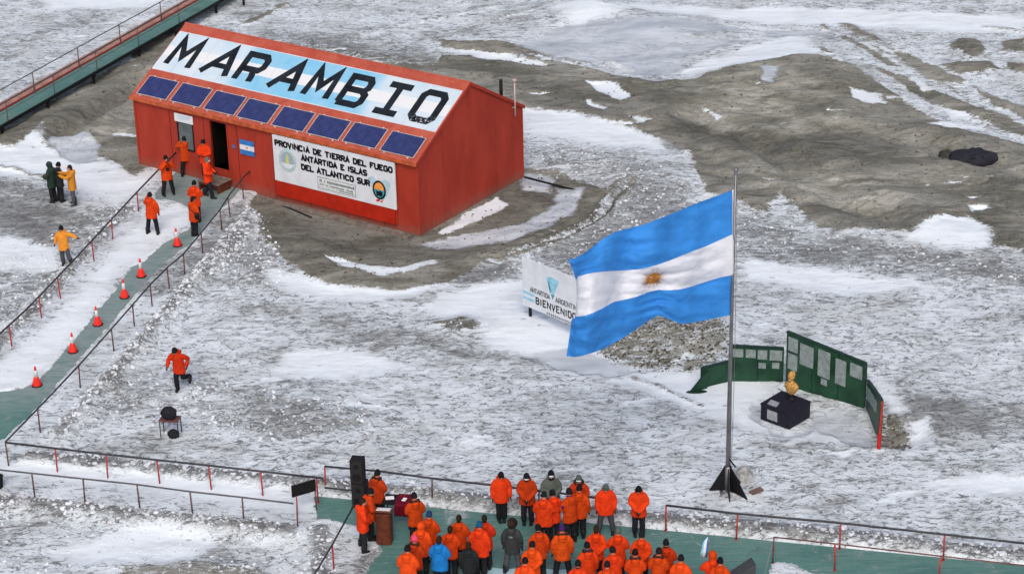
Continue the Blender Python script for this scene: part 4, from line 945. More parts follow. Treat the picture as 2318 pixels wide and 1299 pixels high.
# ------------------------------------------------------------------ handrails
def handrail(line, posts, label, rmat, pmat, r=.028, pr=.026, zr=.95, group=None, pz=-.05, cat='railing', mid=None, zs=None):
    """line: picture points along the top rail; posts: picture points on the rail where posts stand"""
    L = [at(x, y, zr) for x, y in line]
    e = tag(empty('handrail', (L[0][0], L[0][1], 0)), label, cat, group)
    o = np.array([L[0][0], L[0][1], 0])
    mb = MB(); mb.tube([p - o for p in L], r, 8); mb.build('rail', rmat, e, True)
    for q in posts:
        p = at(q[0], q[1], zr) - o
        mb = MB(); mt = pmat[q[2]] if len(q) > 2 else pmat[0]
        tx_, ty_ = rnd.uniform(-.035, .035), rnd.uniform(-.02, .02); mb.tube([(p[0] + tx_, p[1] + ty_, pz), (p[0], p[1], zr)], pr, 8); mb.tube([(p[0] + tx_, p[1] + ty_, pz), (p[0] + tx_, p[1] + ty_, .07)], pr * 1.9, 8); mb.build('post', mt, e, True)
    if mid:
        mb = MB(); mb.tube([at(x, y, z) - o for x, y, z in mid], r * .8, 6); mb.build('mid_rail', rmat, e, True)
    return e
PM = [M['post'], M['postdark']]
GRP = None
handrail([(-60, 812), (0, 755), (60, 700), (118, 640), (180, 575), (240, 510), (310, 435), (365, 378), (402, 342)], [(20, 736), (88, 672), (130, 628), (207, 545), (252, 497), (310, 435), (365, 378)], 'dark handrail on the left side of the snowy ramp to the hut', M['rail'], PM, r=.035)
handrail([(12, 1000), (85, 925), (130, 878), (180, 825), (240, 758), (300, 690), (340, 644), (378, 606), (415, 575), (453, 530), (498, 475), (520, 440), (548, 405), (578, 375)], [(12, 1000), (85, 926), (178, 827), (252, 745), (300, 690), (340, 645), (378, 606), (415, 575), (455, 528), (498, 475), (516, 447), (548, 407)], 'dark bent handrail on the right side of the ramp beside the cones', M['rail'], [M['postdark']], r=.03)
handrail([(12, 1001), (240, 1028), (472, 1053), (732, 1082)], [(125, 1014), (240, 1028), (355, 1040), (472, 1053), (590, 1067), (716, 1080)], 'black top handrail with red posts behind the snow covered walkway at lower left', M['rail'], PM, r=.035)
handrail([(-60, 1056), (0, 1063), (188, 1083), (310, 1096), (430, 1112), (548, 1125), (664, 1139)], [(-45, 1058, 0), (72, 1071), (188, 1083), (310, 1096), (430, 1112), (548, 1125), (672, 1140)], 'grey handrail in front of the snow covered walkway at lower left', M['railgrey'], [M['postdark']], r=.028)
handrail([(735, 1055), (860, 1066), (978, 1082), (1110, 1097), (1250, 1113), (1395, 1132)], [(735, 1055), (978, 1082, 1), (1220, 1110, 1)], 'black handrail behind the loudspeaker stack and the line of people', M['rail'], PM, r=.035, mid=[(735, 1103, .35), (850, 1115, .35)])
handrail([(1508, 1143), (1670, 1162), (1903, 1183), (2138, 1209), (2400, 1238)], [(1508, 1143), (1670, 1162), (1903, 1183), (2138, 1209), (2370, 1235)], 'black handrail with red posts along the snow bank at lower right', M['rail'], PM, r=.035)
handrail([(1752, 1215), (1890, 1230), (2130, 1258), (2400, 1288)], [(1752, 1215, 1), (1890, 1230), (2130, 1258), (2370, 1285)], 'thin brown handrail nearest the camera at lower right', M['postdark'], PM, r=.022)
handrail([(800, 1145), (752, 1232), (712, 1299), (690, 1340)], [(752, 1232)], 'black slanting handrail on the left of the crowd', M['rail'], PM, r=.03)
a_, b_ = at(1752, 1216, .93), at(1722, 1330, .0)
mb = MB(); mb.tube([a_, b_], .012, 5); tag(mb.build('guy_wire', M['steel']), 'thin wire slanting down from the corner post of the nearest rail', 'wire')

# ------------------------------------------------------------------ raised walkway, upper left
def catwalk():
    Z = .62
    n0, n1 = at(-60, 318, Z), at(560, -36, Z)         # near edge of the floor
    n0 = n0.copy(); n1 = n1.copy()
    d = (n1 - n0)[:2]; L = np.hypot(*d); d = d / L; nrm = np.array([-d[1], d[0]])
    W_ = .98
    def P(s, o, z): q = n0[:2] + d * s + nrm * o; return (q[0], q[1], z)
    def s_of(px_, py_, z): q = at(px_, py_, z)[:2]; return float((q - n0[:2]) @ d)
    e = tag(empty('raised_walkway', (0, 0, 0)), 'raised teal walkway on short legs with handrails crossing the upper left corner', 'walkway')
    ext = 10
    k = 0; s = -6.0
    while s < L + ext:           # floor plates
        mb = MB(); z = Z
        mb.add([P(s + .008, 0, z - .05), P(s + 2.42, 0, z - .05), P(s + 2.42, W_, z - .05), P(s + .008, W_, z - .05), P(s + .008, 0, z), P(s + 2.42, 0, z), P(s + 2.42, W_, z), P(s + .008, W_, z)],
               [(0, 3, 2, 1), (4, 5, 6, 7), (0, 1, 5, 4), (1, 2, 6, 5), (2, 3, 7, 6), (3, 0, 4, 7)])
        mb.build('floor_plate', M['deck'], e); s += 2.43
    mb = MB(); mb.bar(P(-6, -.03, Z - .09), P(L + ext, -.03, Z - .09), .06, .14); mb.bar(P(-6, W_ + .03, Z - .09), P(L + ext, W_ + .03, Z - .09), .06, .14); mb.build('side_beam', M['black'], e)
    mb = MB(); mb.bar(P(-6, W_ + .03, Z + .05), P(L + ext, W_ + .03, Z + .02), .03, .06); mb.build('kickboard', M['post'], e)
    mb = MB(); mb.bar(P(-6, W_ + .38, Z - .02), P(L + ext, W_ + .38, Z - .02), .56, .16); mb.build('duct', M['pink'], e)
    mb = MB(); mb.tube([P(-6, W_ + .42, Z + .10), P(L + ext, W_ + .42, Z + .10)], .03, 6); mb.build('pipe', M['postdark'], e)
    # far rail (tall, thick)
    zf = Z + .98
    mb = MB(); mb.tube([P(-6, W_, zf), P(L + ext, W_, zf)], .026, 8); mb.build('rail', M['railgrey'], e, True)
    for q in ((-20, 262), (78, 210), (178, 153), (270, 100), (362, 48), (452, -3)):
        s = s_of(q[0], q[1], Z); mb = MB(); mb.tube([P(s, W_, Z), P(s, W_, zf)], .026, 8); mb.box(P(s, W_, Z + .04), (.14, .14, .08)); mb.build('post', M['postdark'], e, True)
    zn = Z + .92
    mb = MB(); mb.tube([P(-6, -.02, zn), P(L + ext, -.02, zn)], .020, 8); mb.build('rail', M['railgrey'], e, True)
    mb = MB(); mb.tube([P(-6, -.02, Z + .45), P(L + ext, -.02, Z + .45)], .015, 6); mb.build('mid_rail', M['railgrey'], e, True)
    for q in ((18, 274), (120, 213), (215, 158), (310, 104), (402, 52), (495, 0)):
        s = s_of(q[0], q[1], Z); mb = MB(); mb.tube([P(s, -.02, Z - .15), P(s, -.02, zn)], .020, 6); mb.build('post', M['postdark'], e, True)
    for q in ((3, 300), (104, 240), (202, 180), (294, 120), (384, 68), (468, 20), (552, -30)):
        s = s_of(q[0], q[1] - 12, Z - .15)
        mb = MB(); mb.bar(P(s, .05, -.15), P(s, .05, Z - .14), .13, .13); mb.bar(P(s, W_ - .05, -.15), P(s, W_ - .05, Z - .14), .13, .13); mb.bar(P(s, -.06, Z - .21), P(s, W_ + .5, Z - .21), .1, .1); mb.build('leg', M['black'], e)
    s = s_of(384, 68, .3)
    mb = MB(); mb.bar(P(s - .6, -.25, .42), P(s + .6, -.25, .55), .12, .14); mb.bar(P(s - .45, -.25, .1), P(s - .45, -.25, .52), .14, .14); mb.bar(P(s, -.25, -.1), P(s + .05, -.25, .6), .14, .14); mb.build('joint_bracket', M['black'], e)
catwalk()
# far post, top edge
p = at(552, 12, 0); mb = MB(); mb.bar((p[0], p[1], -.1), (p[0], p[1], 1.4), .12, .12); mb.box((p[0], p[1], 1.42), (.2, .2, .04)); tag(mb.build('post', M['black']), 'lone dark post standing in snow behind the hut at the top edge', 'post')

# ------------------------------------------------------------------ cones
def make_cone():
    t = empty('traffic_cone', (0, 0, 0))
    mb = MB(); mb.prism([(.2 * math.cos(a), .2 * math.sin(a)) for a in [math.pi / 8 + k * math.pi / 4 for k in range(8)]], 0, .04); bevel(mb.build('base', M['rubber'], t), .01, 1)
    def prof(name, pts, mat):
        mb = MB(); mb.loft([[(r * math.cos(2 * math.pi * k / 16), r * math.sin(2 * math.pi * k / 16), z) for k in range(16)] for z, r in pts]); mb.build(name, mat, t, True)
    prof('lower_cone', [(.04, .165), (.06, .155), (.16, .135), (.30, .092), (.36, .072)], M['conered'])
    prof('white_band', [(.36, .074), (.58, .048), (.60, .046)], M['conewhite'])
    prof('tip', [(.60, .045), (.68, .040), (.74, .028), (.75, .01)], M['conered'])
    return t
def copy_tree(o, parent=None):
    c = o.copy(); COL.objects.link(c); c.parent = parent
    for ch in o.children: copy_tree(ch, c)
    return c
cones = [(402, 556, 'red and white traffic cone nearest the hut, topmost of the line'), (320, 626, 'red and white traffic cone second from the top of the ramp line'),
         (282, 673, 'red and white traffic cone third from the top of the ramp line'), (222, 735, 'red and white traffic cone third from the bottom of the ramp line'),
         (165, 796, 'red and white traffic cone second from the bottom of the ramp line'), (84, 872, 'red and white traffic cone at the wide bare teal patch, lowest of the line')]
c0 = make_cone()
for i, (x, y, lb) in enumerate(cones):
    o = c0 if i == 0 else copy_tree(c0)
    q = at(x, y, DECK_Z); o.location = (q[0], q[1], max(gz(q[0], q[1]), DECK_Z) - .004); o.rotation_euler = (rnd.uniform(-.03, .03), rnd.uniform(-.03, .03), rnd.uniform(0, 3))
    tag(o, lb, 'traffic cone', 'traffic cones standing down the ramp')

# ------------------------------------------------------------------ flagpole and flag
FB = at(1647, 1112, 0); FBZ = gz(FB[0], FB[1])
PT = 10.62
fpole = tag(empty('flagpole', (FB[0], FB[1], 0)), 'tall steel flagpole on a black finned base behind the gathering', 'flagpole')
mb = MB(); mb.tube([(0, 0, 0), (0, 0, 2.5), (0, 0, 4.2), (0.02, 0, 7), (.05, 0, PT)], [.085, .075, .062, .05, .034], 12); mb.build('pole', M['steel'], fpole, True)
mb = MB(); mb.tube([(.05, 0, PT), (.05, 0, PT + .05)], .05, 10); mb.ball((.05, 0, PT + .12), .075); mb.build('finial', M['steel'], fpole, True)
for q_, h0 in (((1606, 1110), .92), ((1652, 1138), .86), ((1694, 1138), .95), ((1680, 1098), .8)):
    q = at(*q_, 0) - FB; w_ = math.hypot(q[0], q[1]); c, s_ = q[0] / w_, q[1] / w_
    mb = MB(); mb.prism([(.06, .0), (w_, -.06), (w_, .04), (.10, h0), (.06, h0)], -.02, .02, 0, lambda u, v, h, c=c, s=s_: (u * c - h * s, u * s + h * c, v)); mb.build('base_fin', M['black'], fpole)
mb = MB(); mb.box((0, 0, .02), (.5, .5, .05)); mb.tube([(0, 0, .04), (0, 0, .9)], .10, 10); mb.build('base_sleeve', M['steel'], fpole, True)
mb = MB(); mb.box((.03, .0, 1.15), (.05, .05, .2)); mb.tube([(.02, -.07, 1.2), (.22, -.1, .92)], .025, 6); mb.build('cleat', M['black'], fpole)
mb = MB(); mb.tube([(.10, -.02, 1.2), (.13, -.02, 4), (.12, -.02, 7), (.09, -.02, PT - .05)], .009, 5); mb.build('halyard', M['steel'], fpole)

PRO = [(1660, 430, 530, 622, 712), (1630, 441, 543, 628, 718), (1600, 452, 557, 637, 724), (1570, 463, 568, 647, 730), (1540, 476, 580, 655, 733), (1515, 486, 590, 657, 722), (1490, 496, 599, 656, 714), (1465, 506, 606, 662, 728),
       (1440, 513, 610, 672, 745), (1415, 519, 612, 678, 762), (1390, 526, 613, 683, 776), (1365, 540, 615, 697, 790), (1345, 556, 617, 707, 797), (1325, 572, 621, 714, 803), (1305, 583, 627, 717, 808), (1290, 587, 634, 715, 806)]
def interp(tbl, x):
    xs = [r[0] for r in tbl][::-1]; return [float(np.interp(x, xs, [r[k] for r in tbl][::-1])) for k in range(1, 5)]
fl = tag(empty('flag', (FB[0], FB[1], 0)), 'large light blue and white flag with a golden sun flying from the tall pole', 'flag')
def FOLD(s, t):
    a = (s * 1.0 + t * 2.6); b = (s * 2.2 - t * .5)
    q = fbm(np.array([a * 2.1]), np.array([b * .9]), 3, 77, True)[0]; q2 = fbm(np.array([s * 5.5 + t * 1.1]), np.array([t * 1.5]), 2, 41, True)[0]
    return (.20 * q + .13 * q2 * s) * min(1, s * 6)
def flag_point(s, t, extra=0.0):
    """s 0 hoist..1 fly, t 0 top..1 bottom"""
    sx = s ** .94
    xpix = 1659 - (1659 - 1286) * sx
    tp, w1, w2, bt = interp(PRO, xpix)
    ypix = float(np.interp(t, [0, 1 / 3, 2 / 3, 1], [tp, w1, w2, bt]))
    if xpix < 1310:      # ragged fly end curls
        xpix += (1310 - xpix) * .9 * math.sin(t * math.pi) * (1 if t < .7 else .6)
        xpix -= 4 * t
    # plan of the cloth: drifts towards the camera with waves
    depth = -3.7 * s + .34 * math.sin(s * 11.5 + t * 2.2) * s ** .6 + .16 * math.sin(s * 23 - t * 4.5 + 1) * s ** .7 + .09 * math.sin(t * 9 + s * 6) * (1 - .2 * s) - .25 * math.sin(t * math.pi) * s + FOLD(s, t)
    depth += extra
    Yw = FB[1] + depth
    d = CR * (xpix - PW / 2) / FPX - CU * (ypix - PH / 2) / FPX + CF
    k = Yw / d[1]
    return Vector((d[0] * k - FB[0], Yw - FB[1], CAMH + d[2] * k))
NS, NTT = 110, 60
vs = [flag_point(i / NS, j / NTT) for j in range(NTT + 1) for i in range(NS + 1)]
rw = random.Random(2)
W1 = NS + 1
def stripe(name, j0, j1, mat):
    vv = vs[j0 * W1:(j1 + 1) * W1]; ff = [(j * W1 + i, j * W1 + i + 1, (j + 1) * W1 + i + 1, (j + 1) * W1 + i) for j in range(j1 - j0) for i in range(NS)]
    mb = MB(); mb.add(vv, ff); o = mb.build(name, mat, fl, True); return o
def flagcloth(name, col):
    t = NT(name); v = t.co(); n = t.noise(t.co(scale=(.7, 1, 1.6), rot=(0, R(-28), 0)), 2.6, 5, .6, .8); n2 = t.noise(v, 1.1, 3, .6)
    c = t.mix(t.ramp(n2, .3, .7), tuple(x * .86 for x in col), tuple(min(.9, x * 1.08) for x in col))
    t.bump(n, .55, .09)
    b = t.b; t.base(c, .75, 0, .2)
    tr = t.n('BsdfTranslucent'); t.val(tr.inputs[0], col); mx = t.n('MixShader'); mx.inputs[0].default_value = .22
    out = t.t.nodes['Material Output']; t.l(b.outputs[0], mx.inputs[1]); t.l(tr.outputs[0], mx.inputs[2]); t.l(mx.outputs[0], out.inputs[0])
    return t.m
FBL = flagcloth('sky_blue_flag_cloth', (.042, .26, .72)); FWH = flagcloth('white_flag_cloth', (.74, .77, .86))
stripe('blue_stripe', 0, 20, FBL); stripe('white_stripe', 20, 40, FWH); stripe('blue_stripe', 40, 60, FBL)
# sun emblem laid on both sides of the cloth
su = MB()
SCX, SCY = .462, .50
def sunpt(a, b, side): return flag_point(SCX + a, SCY + b, -.02 if side else .02)
def sunpoly(P, side):
    n = len(P); c = (sum(p[0] for p in P) / n, sum(p[1] for p in P) / n)
    su.add([sunpt(*c, side)] + [sunpt(*p, side) for p in P], [(0, 1 + k, 1 + (k + 1) % n) for k in range(n)])
for side in (1, 0):
    sunpoly([(.040 * math.cos(a), .066 * math.sin(a)) for a in [k * math.pi / 10 for k in range(20)]], side)
    for k in range(32):
        a = k * math.pi / 16; L_ = .088 if k % 2 == 0 else .076; w_ = .085 if k % 2 == 0 else .06
        sunpoly([(.034 * math.cos(a - w_), .055 * math.sin(a - w_)), (.034 * math.cos(a + w_), .055 * math.sin(a + w_)), (L_ * math.cos(a), L_ * 1.62 * math.sin(a))], side)
su.build('sun', plain('flag_sun_ochre', (.40, .165, .025), .7, var=.35, scale=20), fl)
mb = MB()
for a, b in ((-.010, -.012), (.010, -.012)):
    pts = [(a + .004 * math.cos(k * math.pi / 4), b + .006 * math.sin(k * math.pi / 4)) for k in range(8)]; mb.add([flag_point(SCX + p, SCY + q, -.03) for p, q in pts], [tuple(range(8))])
mb.add([flag_point(SCX + p, SCY + q, -.03) for p, q in ((-.012, .018), (.012, .018), (.008, .025), (-.008, .025))], [(0, 1, 2, 3)])
mb.build('sun_face', plain('sun_face_brown', (.18, .07, .02), .7), fl)
mb = MB(); mb.tube([vs[0], vs[0] + Vector((.09, 0, .03))], .012, 5); mb.tube([vs[NTT * W1], vs[NTT * W1] + Vector((.13, 0, .0))], .012, 5)
mb.tube([vs[j * W1] for j in range(0, NTT + 1, 4)], .022, 6); mb.build('hoist_rope', M['white_cloth'], fl, True)

# rock and boards beside the flagpole base
q = at(1692, 1100, 0)
def rocky(name, c, r, seed, mat, nu=16, nv=10):
    mb = MB(); mb.ball((0, 0, 0), r, nu, nv); V = np.array(mb.v)
    d = 1 + .28 * fbm(V[:, 0] * 2.2 / max(r) + seed, (V[:, 1] + V[:, 2] * 1.7) * 2.2 / max(r), 3, seed)
    mb.v = [tuple(v) for v in (V * d[:, None] + np.array(c))]; return mb.mesh(name, mat, False)
e = tag(link('boulder', rocky('boulder', (0, 0, 0), (.36, .30, .38), 4, plain('grey_rock', (.33, .34, .34), .85, var=.5, scale=3, bump=.6))), 'grey boulder leaning at the right of the flagpole base', 'boulder')
e.location = (q[0] - .12, q[1] + .28, gz(q[0], q[1]) + .02); e.rotation_euler = (0, R(28), .4)
q = at(1712, 1122, 0); mb = MB(); mb.box((0, 0, 0), (.42, .2, .04)); e = tag(mb.build('plank', plain('red_brown_board', (.13, .085, .075), .8)), 'short reddish board lying in snow right of the flagpole base', 'board'); e.location = (q[0], q[1], gz(q[0], q[1]) + .06); e.rotation_euler = (.1, -.1, .5)

# ------------------------------------------------------------------ welcome sign
WA = at(1198, 724, 0)                       # foot of the left post
wdir = np.array([math.cos(R(-47)), math.sin(R(-47))])
ws_ = tag(empty('welcome_sign', (WA[0], WA[1], 0), R(-47)), 'white welcome sign with a light blue sector emblem, partly behind the flag', 'sign')
WZ = gz(WA[0], WA[1])
x0w, x1w, z0w, z1w = -.30, 2.85, .52, 2.42
mb = MB(); mb.box(((x0w + x1w) / 2, 0, (z0w + z1w) / 2), (x1w - x0w, .05, z1w - z0w)); bevel(mb.build('board', M['white'], ws_), .006, 1)
for x in (0, 2.5):
    mb = MB(); mb.box((x, .06, .75), (.10, .07, 1.9)); mb.build('post', M['black'], ws_)
wfr = lambda a, b, c: (a, -.026 - c, b)
mb = MB(); text(mb, 'ANTARTIDA', .12, 1.12, 1.18, .20, .034, 0, wfr, True, gap=.4); text(mb, 'ARGENTINA', 1.42, 2.62, 1.18, .20, .034, 0, wfr, True, gap=.4); mb.build('lettering', M['greyink'], ws_)
mb = MB(); text(mb, 'BIENVENIDOS', .40, 2.66, .77, .29, .050, 0, wfr, False, gap=.48); mb.build('lettering', M['ink'], ws_)
mb = MB(); mb.prism([(x0w + .02, 1.12), (.33, 1.12), (.33, 1.02), (x0w + .02, 1.02)], 0, .004, 0, wfr); mb.prism([(x0w + .02, .90), (.33, .90), (.33, .80), (x0w + .02, .80)], 0, .004, 0, wfr); mb.build('ribbon', M['ltblue'], ws_)
mb = MB(); P = [(1.27, 1.22)] + [(1.27 + .86 * math.sin(a), 1.22 + .86 * math.cos(a)) for a in [R(22) - k * R(44) / 8 for k in range(9)]]; mb.prism(P, 0, .005, 0, wfr)
mb.prism([(1.16, 1.46), (1.20, 1.62), (1.10, 1.85), (1.02, 1.95), (1.06, 1.70), (1.12, 1.48)], 0, .0075, 1, wfr); mb.prism([(1.27, 1.22), (1.36, 1.42), (1.18, 1.42)], 0, .008, 1, wfr)
mb.prism([(1.22, 1.45), (1.35, 1.45), (1.42, 1.62), (1.30, 1.60)], 0, .0078, 2, wfr); mb.build('sector_emblem', [M['ltblue'], M['tealprint'], M['ltblue_pale']], ws_)
mb = MB(); u = .95
while u < 2.2: mb.prism([(u, .56), (u + .06, .56), (u + .06, .64), (u, .64)], 0, .004, 0, wfr); u += .10
mb.build('small_print', M['greyink'], ws_)

# ------------------------------------------------------------------ memorial wall, bust
mw = tag(empty('memorial_wall', (0, 0, 0)), 'curved dark green memorial wall of panels carrying grey plaques', 'memorial')
def wallseg(bl, br, tl, tr, th=.07, name='panel', plaques=(), frame=True, zb=-.1):
    """bl/br: picture points at ground; tl/tr picture points of the top corners (same plan)"""
    A = at(*bl, 0); B = at(*br, 0)
    def topz(Pt, t):
        lo, hi = 0., 6.
        for _ in range(40):
            mid = (lo + hi) / 2; d = Pt - np.array([0, 0, CAMH]) + np.array([0, 0, mid]); yy = PH / 2 - FPX * (d @ CU) / (d @ CF)
            if yy > t[1]: lo = mid
            else: hi = mid
        return lo
    za, zb_ = topz(A, tl), topz(B, tr)
    d = B - A; L = math.hypot(d[0], d[1]); d = d / L; n = np.array([d[1], -d[0], 0])
    if n[1] > 0: n = -n
    def P(s, z, o): q = A + d * (s * L) + n * o; return (q[0], q[1], z)
    def top(s): return za + (zb_ - za) * s
    k = max(1, round(L / 1.05))
    first = None
    for i in range(k):
        s0, s1 = i / k + .004, (i + 1) / k - .004; mb = MB()
        v = [P(s0, -.1, -th / 2), P(s1, -.1, -th / 2), P(s1, top(s1), -th / 2), P(s0, top(s0), -th / 2), P(s0, -.1, th / 2), P(s1, -.1, th / 2), P(s1, top(s1), th / 2), P(s0, top(s0), th / 2)]
        mb.add(v, [(0, 1, 2, 3), (7, 6, 5, 4), (0, 4, 5, 1), (1, 5, 6, 2), (2, 6, 7, 3), (3, 7, 4, 0)]); mb.build(name, M['green'], mw)
    if frame:
        mb = MB(); mb.bar(P(0, top(0) + .02, 0), P(1, top(1) + .02, 0), th + .05, .05)
        for i in range(k + 1): s = min(max(i / k, .01), .99); mb.bar(P(s, -.1, -th / 2 - .02), P(s, top(s) - .01, -th / 2 - .02), .06, .05)
        mb.build('frame', M['green_dark'], mw)
    for (s0, s1, f0, f1) in plaques:      # fractions along, and depth below the top in metres
        mb = MB(); v = []
        for o in (th / 2 + .002, th / 2 + .025):
            for s, f in ((s0, f1), (s1, f1), (s1, f0), (s0, f0)): v.append(P(s, top(s) - f, o))
        mb.add(v, [(3, 2, 1, 0), (4, 5, 6, 7), (0, 1, 5, 4), (1, 2, 6, 5), (2, 3, 7, 6), (3, 0, 4, 7)]); po = mb.build('plaque', M['plaque'], mw)
    return A, B, za, zb_, P
wallseg((1778, 872), (1957, 922), (1776, 751), (1965, 824), plaques=[(.03, .15, .12, .62), (.03, .15, .72, 1.30), (.18, .35, .18, .95), (.41, .56, .12, 1.10), (.455, .53, 1.16, 1.38), (.63, .76, .20, 1.12), (.81, .96, .14, .62)])
wallseg((1655, 866), (1772, 866), (1657, 783), (1772, 789), plaques=[(.02, .22, .08, .38), (.27, .46, .08, .38), (.50, .68, .08, .42), (.73, .97, .06, .44), (.52, .66, .56, .76), (.78, .92, .52, .74)])
wallseg((1588, 878), (1652, 866), (1602, 834), (1654, 818))
wallseg((1962, 924), (1990, 985), (1963, 862), (1993, 904), plaques=[(.08, .3, .15, .6), (.36, .55, .15, .6), (.6, .8, .2, .6)])
# low wedge at the far left end
A = at(1562, 887, 0); B = at(1600, 879, 0); mb = MB(); d = (B - A); L = math.hypot(*d[:2]); d /= L; n = np.array([-d[1], d[0], 0]) * .04
mb.add([A - n, B - n, B - n + np.array([0, 0, .68]), A + n, B + n, B + n + np.array([0, 0, .68])], [(0, 1, 2), (5, 4, 3), (0, 3, 4, 1), (1, 4, 5, 2), (2, 5, 3, 0)]); mb.build('end_wedge', M['green'], mw)
q = at(1578, 887, 0); mb = MB(); mb.ball((q[0], q[1], gz(q[0], q[1])), (.38, .14, .04), 14, 6); mb.build('fallen_panel', M['green_dark'], mw)
q = at(1988, 1020, 0); mb = MB(); mb.tube([(q[0], q[1], -.5), (q[0] + .02, q[1], .62)], .065, 8, 0); mb.tube([(q[0] + .02, q[1], .62), (q[0] + .06, q[1], 1.78)], .04, 8, 1)
tag(mb.build('marker_post', [plain('marker_red', (.42, .015, .012), .5), M['post']]), 'slim red marker post at the right end of the green memorial wall', 'post')
# pedestal and bust
PC = (at(1722, 915, .5) + at(1835, 907, .5)) / 2; PZ = -.05
bm_ = tag(empty('bust_monument', (PC[0], PC[1], PZ), R(-43)), 'gold bust on a low square dark pedestal before the green wall', 'monument')
mb = MB(); mb.box((0, 0, .25), (1.17, 1.17, .56)); bevel(mb.build('pedestal', M['navy'], bm_), .02, 2)
mb = MB(); mb.box((0, 0, .545), (1.22, 1.22, .035)); bevel(mb.build('pedestal_top', M['navy'], bm_), .01, 1)
mb = MB(); mb.box((-.22, -.40, .585), (.36, .26, .03), M=Matrix.Rotation(R(24), 3, 'X')); mb.build('plaque', M['silver'], bm_)
mb = MB(); mb.box((-.10, -.595, .27), (.40, .02, .34)); mb.build('plaque', M['silver'], bm_)
mb = MB(); mb.loft([[(r * 1.1 * math.cos(a), .30 + r * .8 * math.sin(a), z) for a in [k * math.pi / 8 for k in range(16)]] for z, r in ((.56, .16), (.60, .15), (.63, .09), (.72, .08), (.76, .10))]); mb.build('stem', M['black'], bm_, True)

def remesh(mb, voxel, smooth=3, wr=0.0, seed=0, mats=None, name='m', fac=.5):
    me = mb.mesh('tmp', []); ob = bpy.data.objects.new('tmp', me); COL.objects.link(ob)
    r_ = ob.modifiers.new('r', 'REMESH'); r_.mode = 'VOXEL'; r_.voxel_size = voxel; r_.use_smooth_shade = True
    if smooth: s_ = ob.modifiers.new('s', 'SMOOTH'); s_.factor = fac; s_.iterations = smooth
    dg = bpy.context.evaluated_depsgraph_get(); dg.update()
    out = bpy.data.meshes.new_from_object(ob.evaluated_get(dg)); out.name = name
    bpy.data.objects.remove(ob); bpy.data.meshes.remove(me)
    n = len(out.vertices); V = np.empty(n * 3, np.float32); out.vertices.foreach_get('co', V); V = V.reshape(-1, 3).astype(float)
    if wr:
        N = np.empty(n * 3, np.float32); out.vertex_normals.foreach_get('vector', N); N = N.reshape(-1, 3)
        q = fbm(V[:, 0] * 5 + V[:, 1] * 5 + seed, V[:, 2] * 11, 3, seed, True) * .6 + fbm(V[:, 0] * 9 + seed, V[:, 2] * 4 + V[:, 1] * 9, 3, seed + 5) * .6
        V = V + N * (q * wr)[:, None]; out.vertices.foreach_set('co', V.astype(np.float32).ravel())
    out.materials.clear()
    for m_ in (mats if isinstance(mats, (list, tuple)) else [mats]): out.materials.append(m_)
    out.update(); return out
b = MB()
b.loft([[(rx * math.cos(a), .30 + cy + ry * math.sin(a), z) for a in [k * math.pi / 10 for k in range(20)]] for z, rx, ry, cy in ((.74, .07, .06, 0), (.84, .17, .11, 0), (.98, .25, .14, 0), (1.08, .27, .14, 0), (1.15, .22, .12, 0), (1.20, .10, .09, 0))])
b.capsule([(0, .30, 1.12), (0, .28, 1.32)], [.075, .07], 12); b.ball((0, .27, 1.42), (.105, .125, .15), 16, 12); b.ball((0, .15, 1.40), (.022, .035, .035)); b.ball((0, .17, 1.32), (.045, .035, .03)); b.ball((-.105, .29, 1.41), (.02, .035, .045)); b.ball((.105, .29, 1.41), (.02, .035, .045)); b.ball((0, .165, 1.46), (.07, .03, .02))
b.ball((0, .31, 1.48), (.115, .125, .11), 16, 12)
link('bust', remesh(b, .014, 2, .006, 3, M['gold'], 'bust'), bm_)

# ------------------------------------------------------------------ people
def hand_mesh():
    mb = MB(); mb.ball((0, 0, -.045), (.022, .046, .055), 10, 7)
    for k, (y, L_) in enumerate(((-.034, .062), (-.012, .075), (.011, .070), (.032, .052))):
        mb.capsule([(0, y, -.08), (-.006, y * 1.05, -.08 - L_ * .5), (-.022, y * 1.05, -.08 - L_ * .95)], [.0125, .0115, .010], 6)
    mb.capsule([(-.005, -.038, -.03), (-.02, -.066, -.06), (-.032, -.066, -.088)], [.014, .013, .011], 6)
    return mb.mesh('glove', M['glove'], True)
HAND = hand_mesh()
def boot_mesh():
    mb = MB(); mb.ball((0, -.055, .045), (.058, .15, .055), 12, 8); mb.capsule([(0, .03, .06), (0, .02, .24)], [.062, .072], 10); mb.box((0, -.05, .014), (.105, .27, .028))
    return remesh(mb, .016, 1, 0, 0, M['boot'], 'boot')
BOOT = boot_mesh()

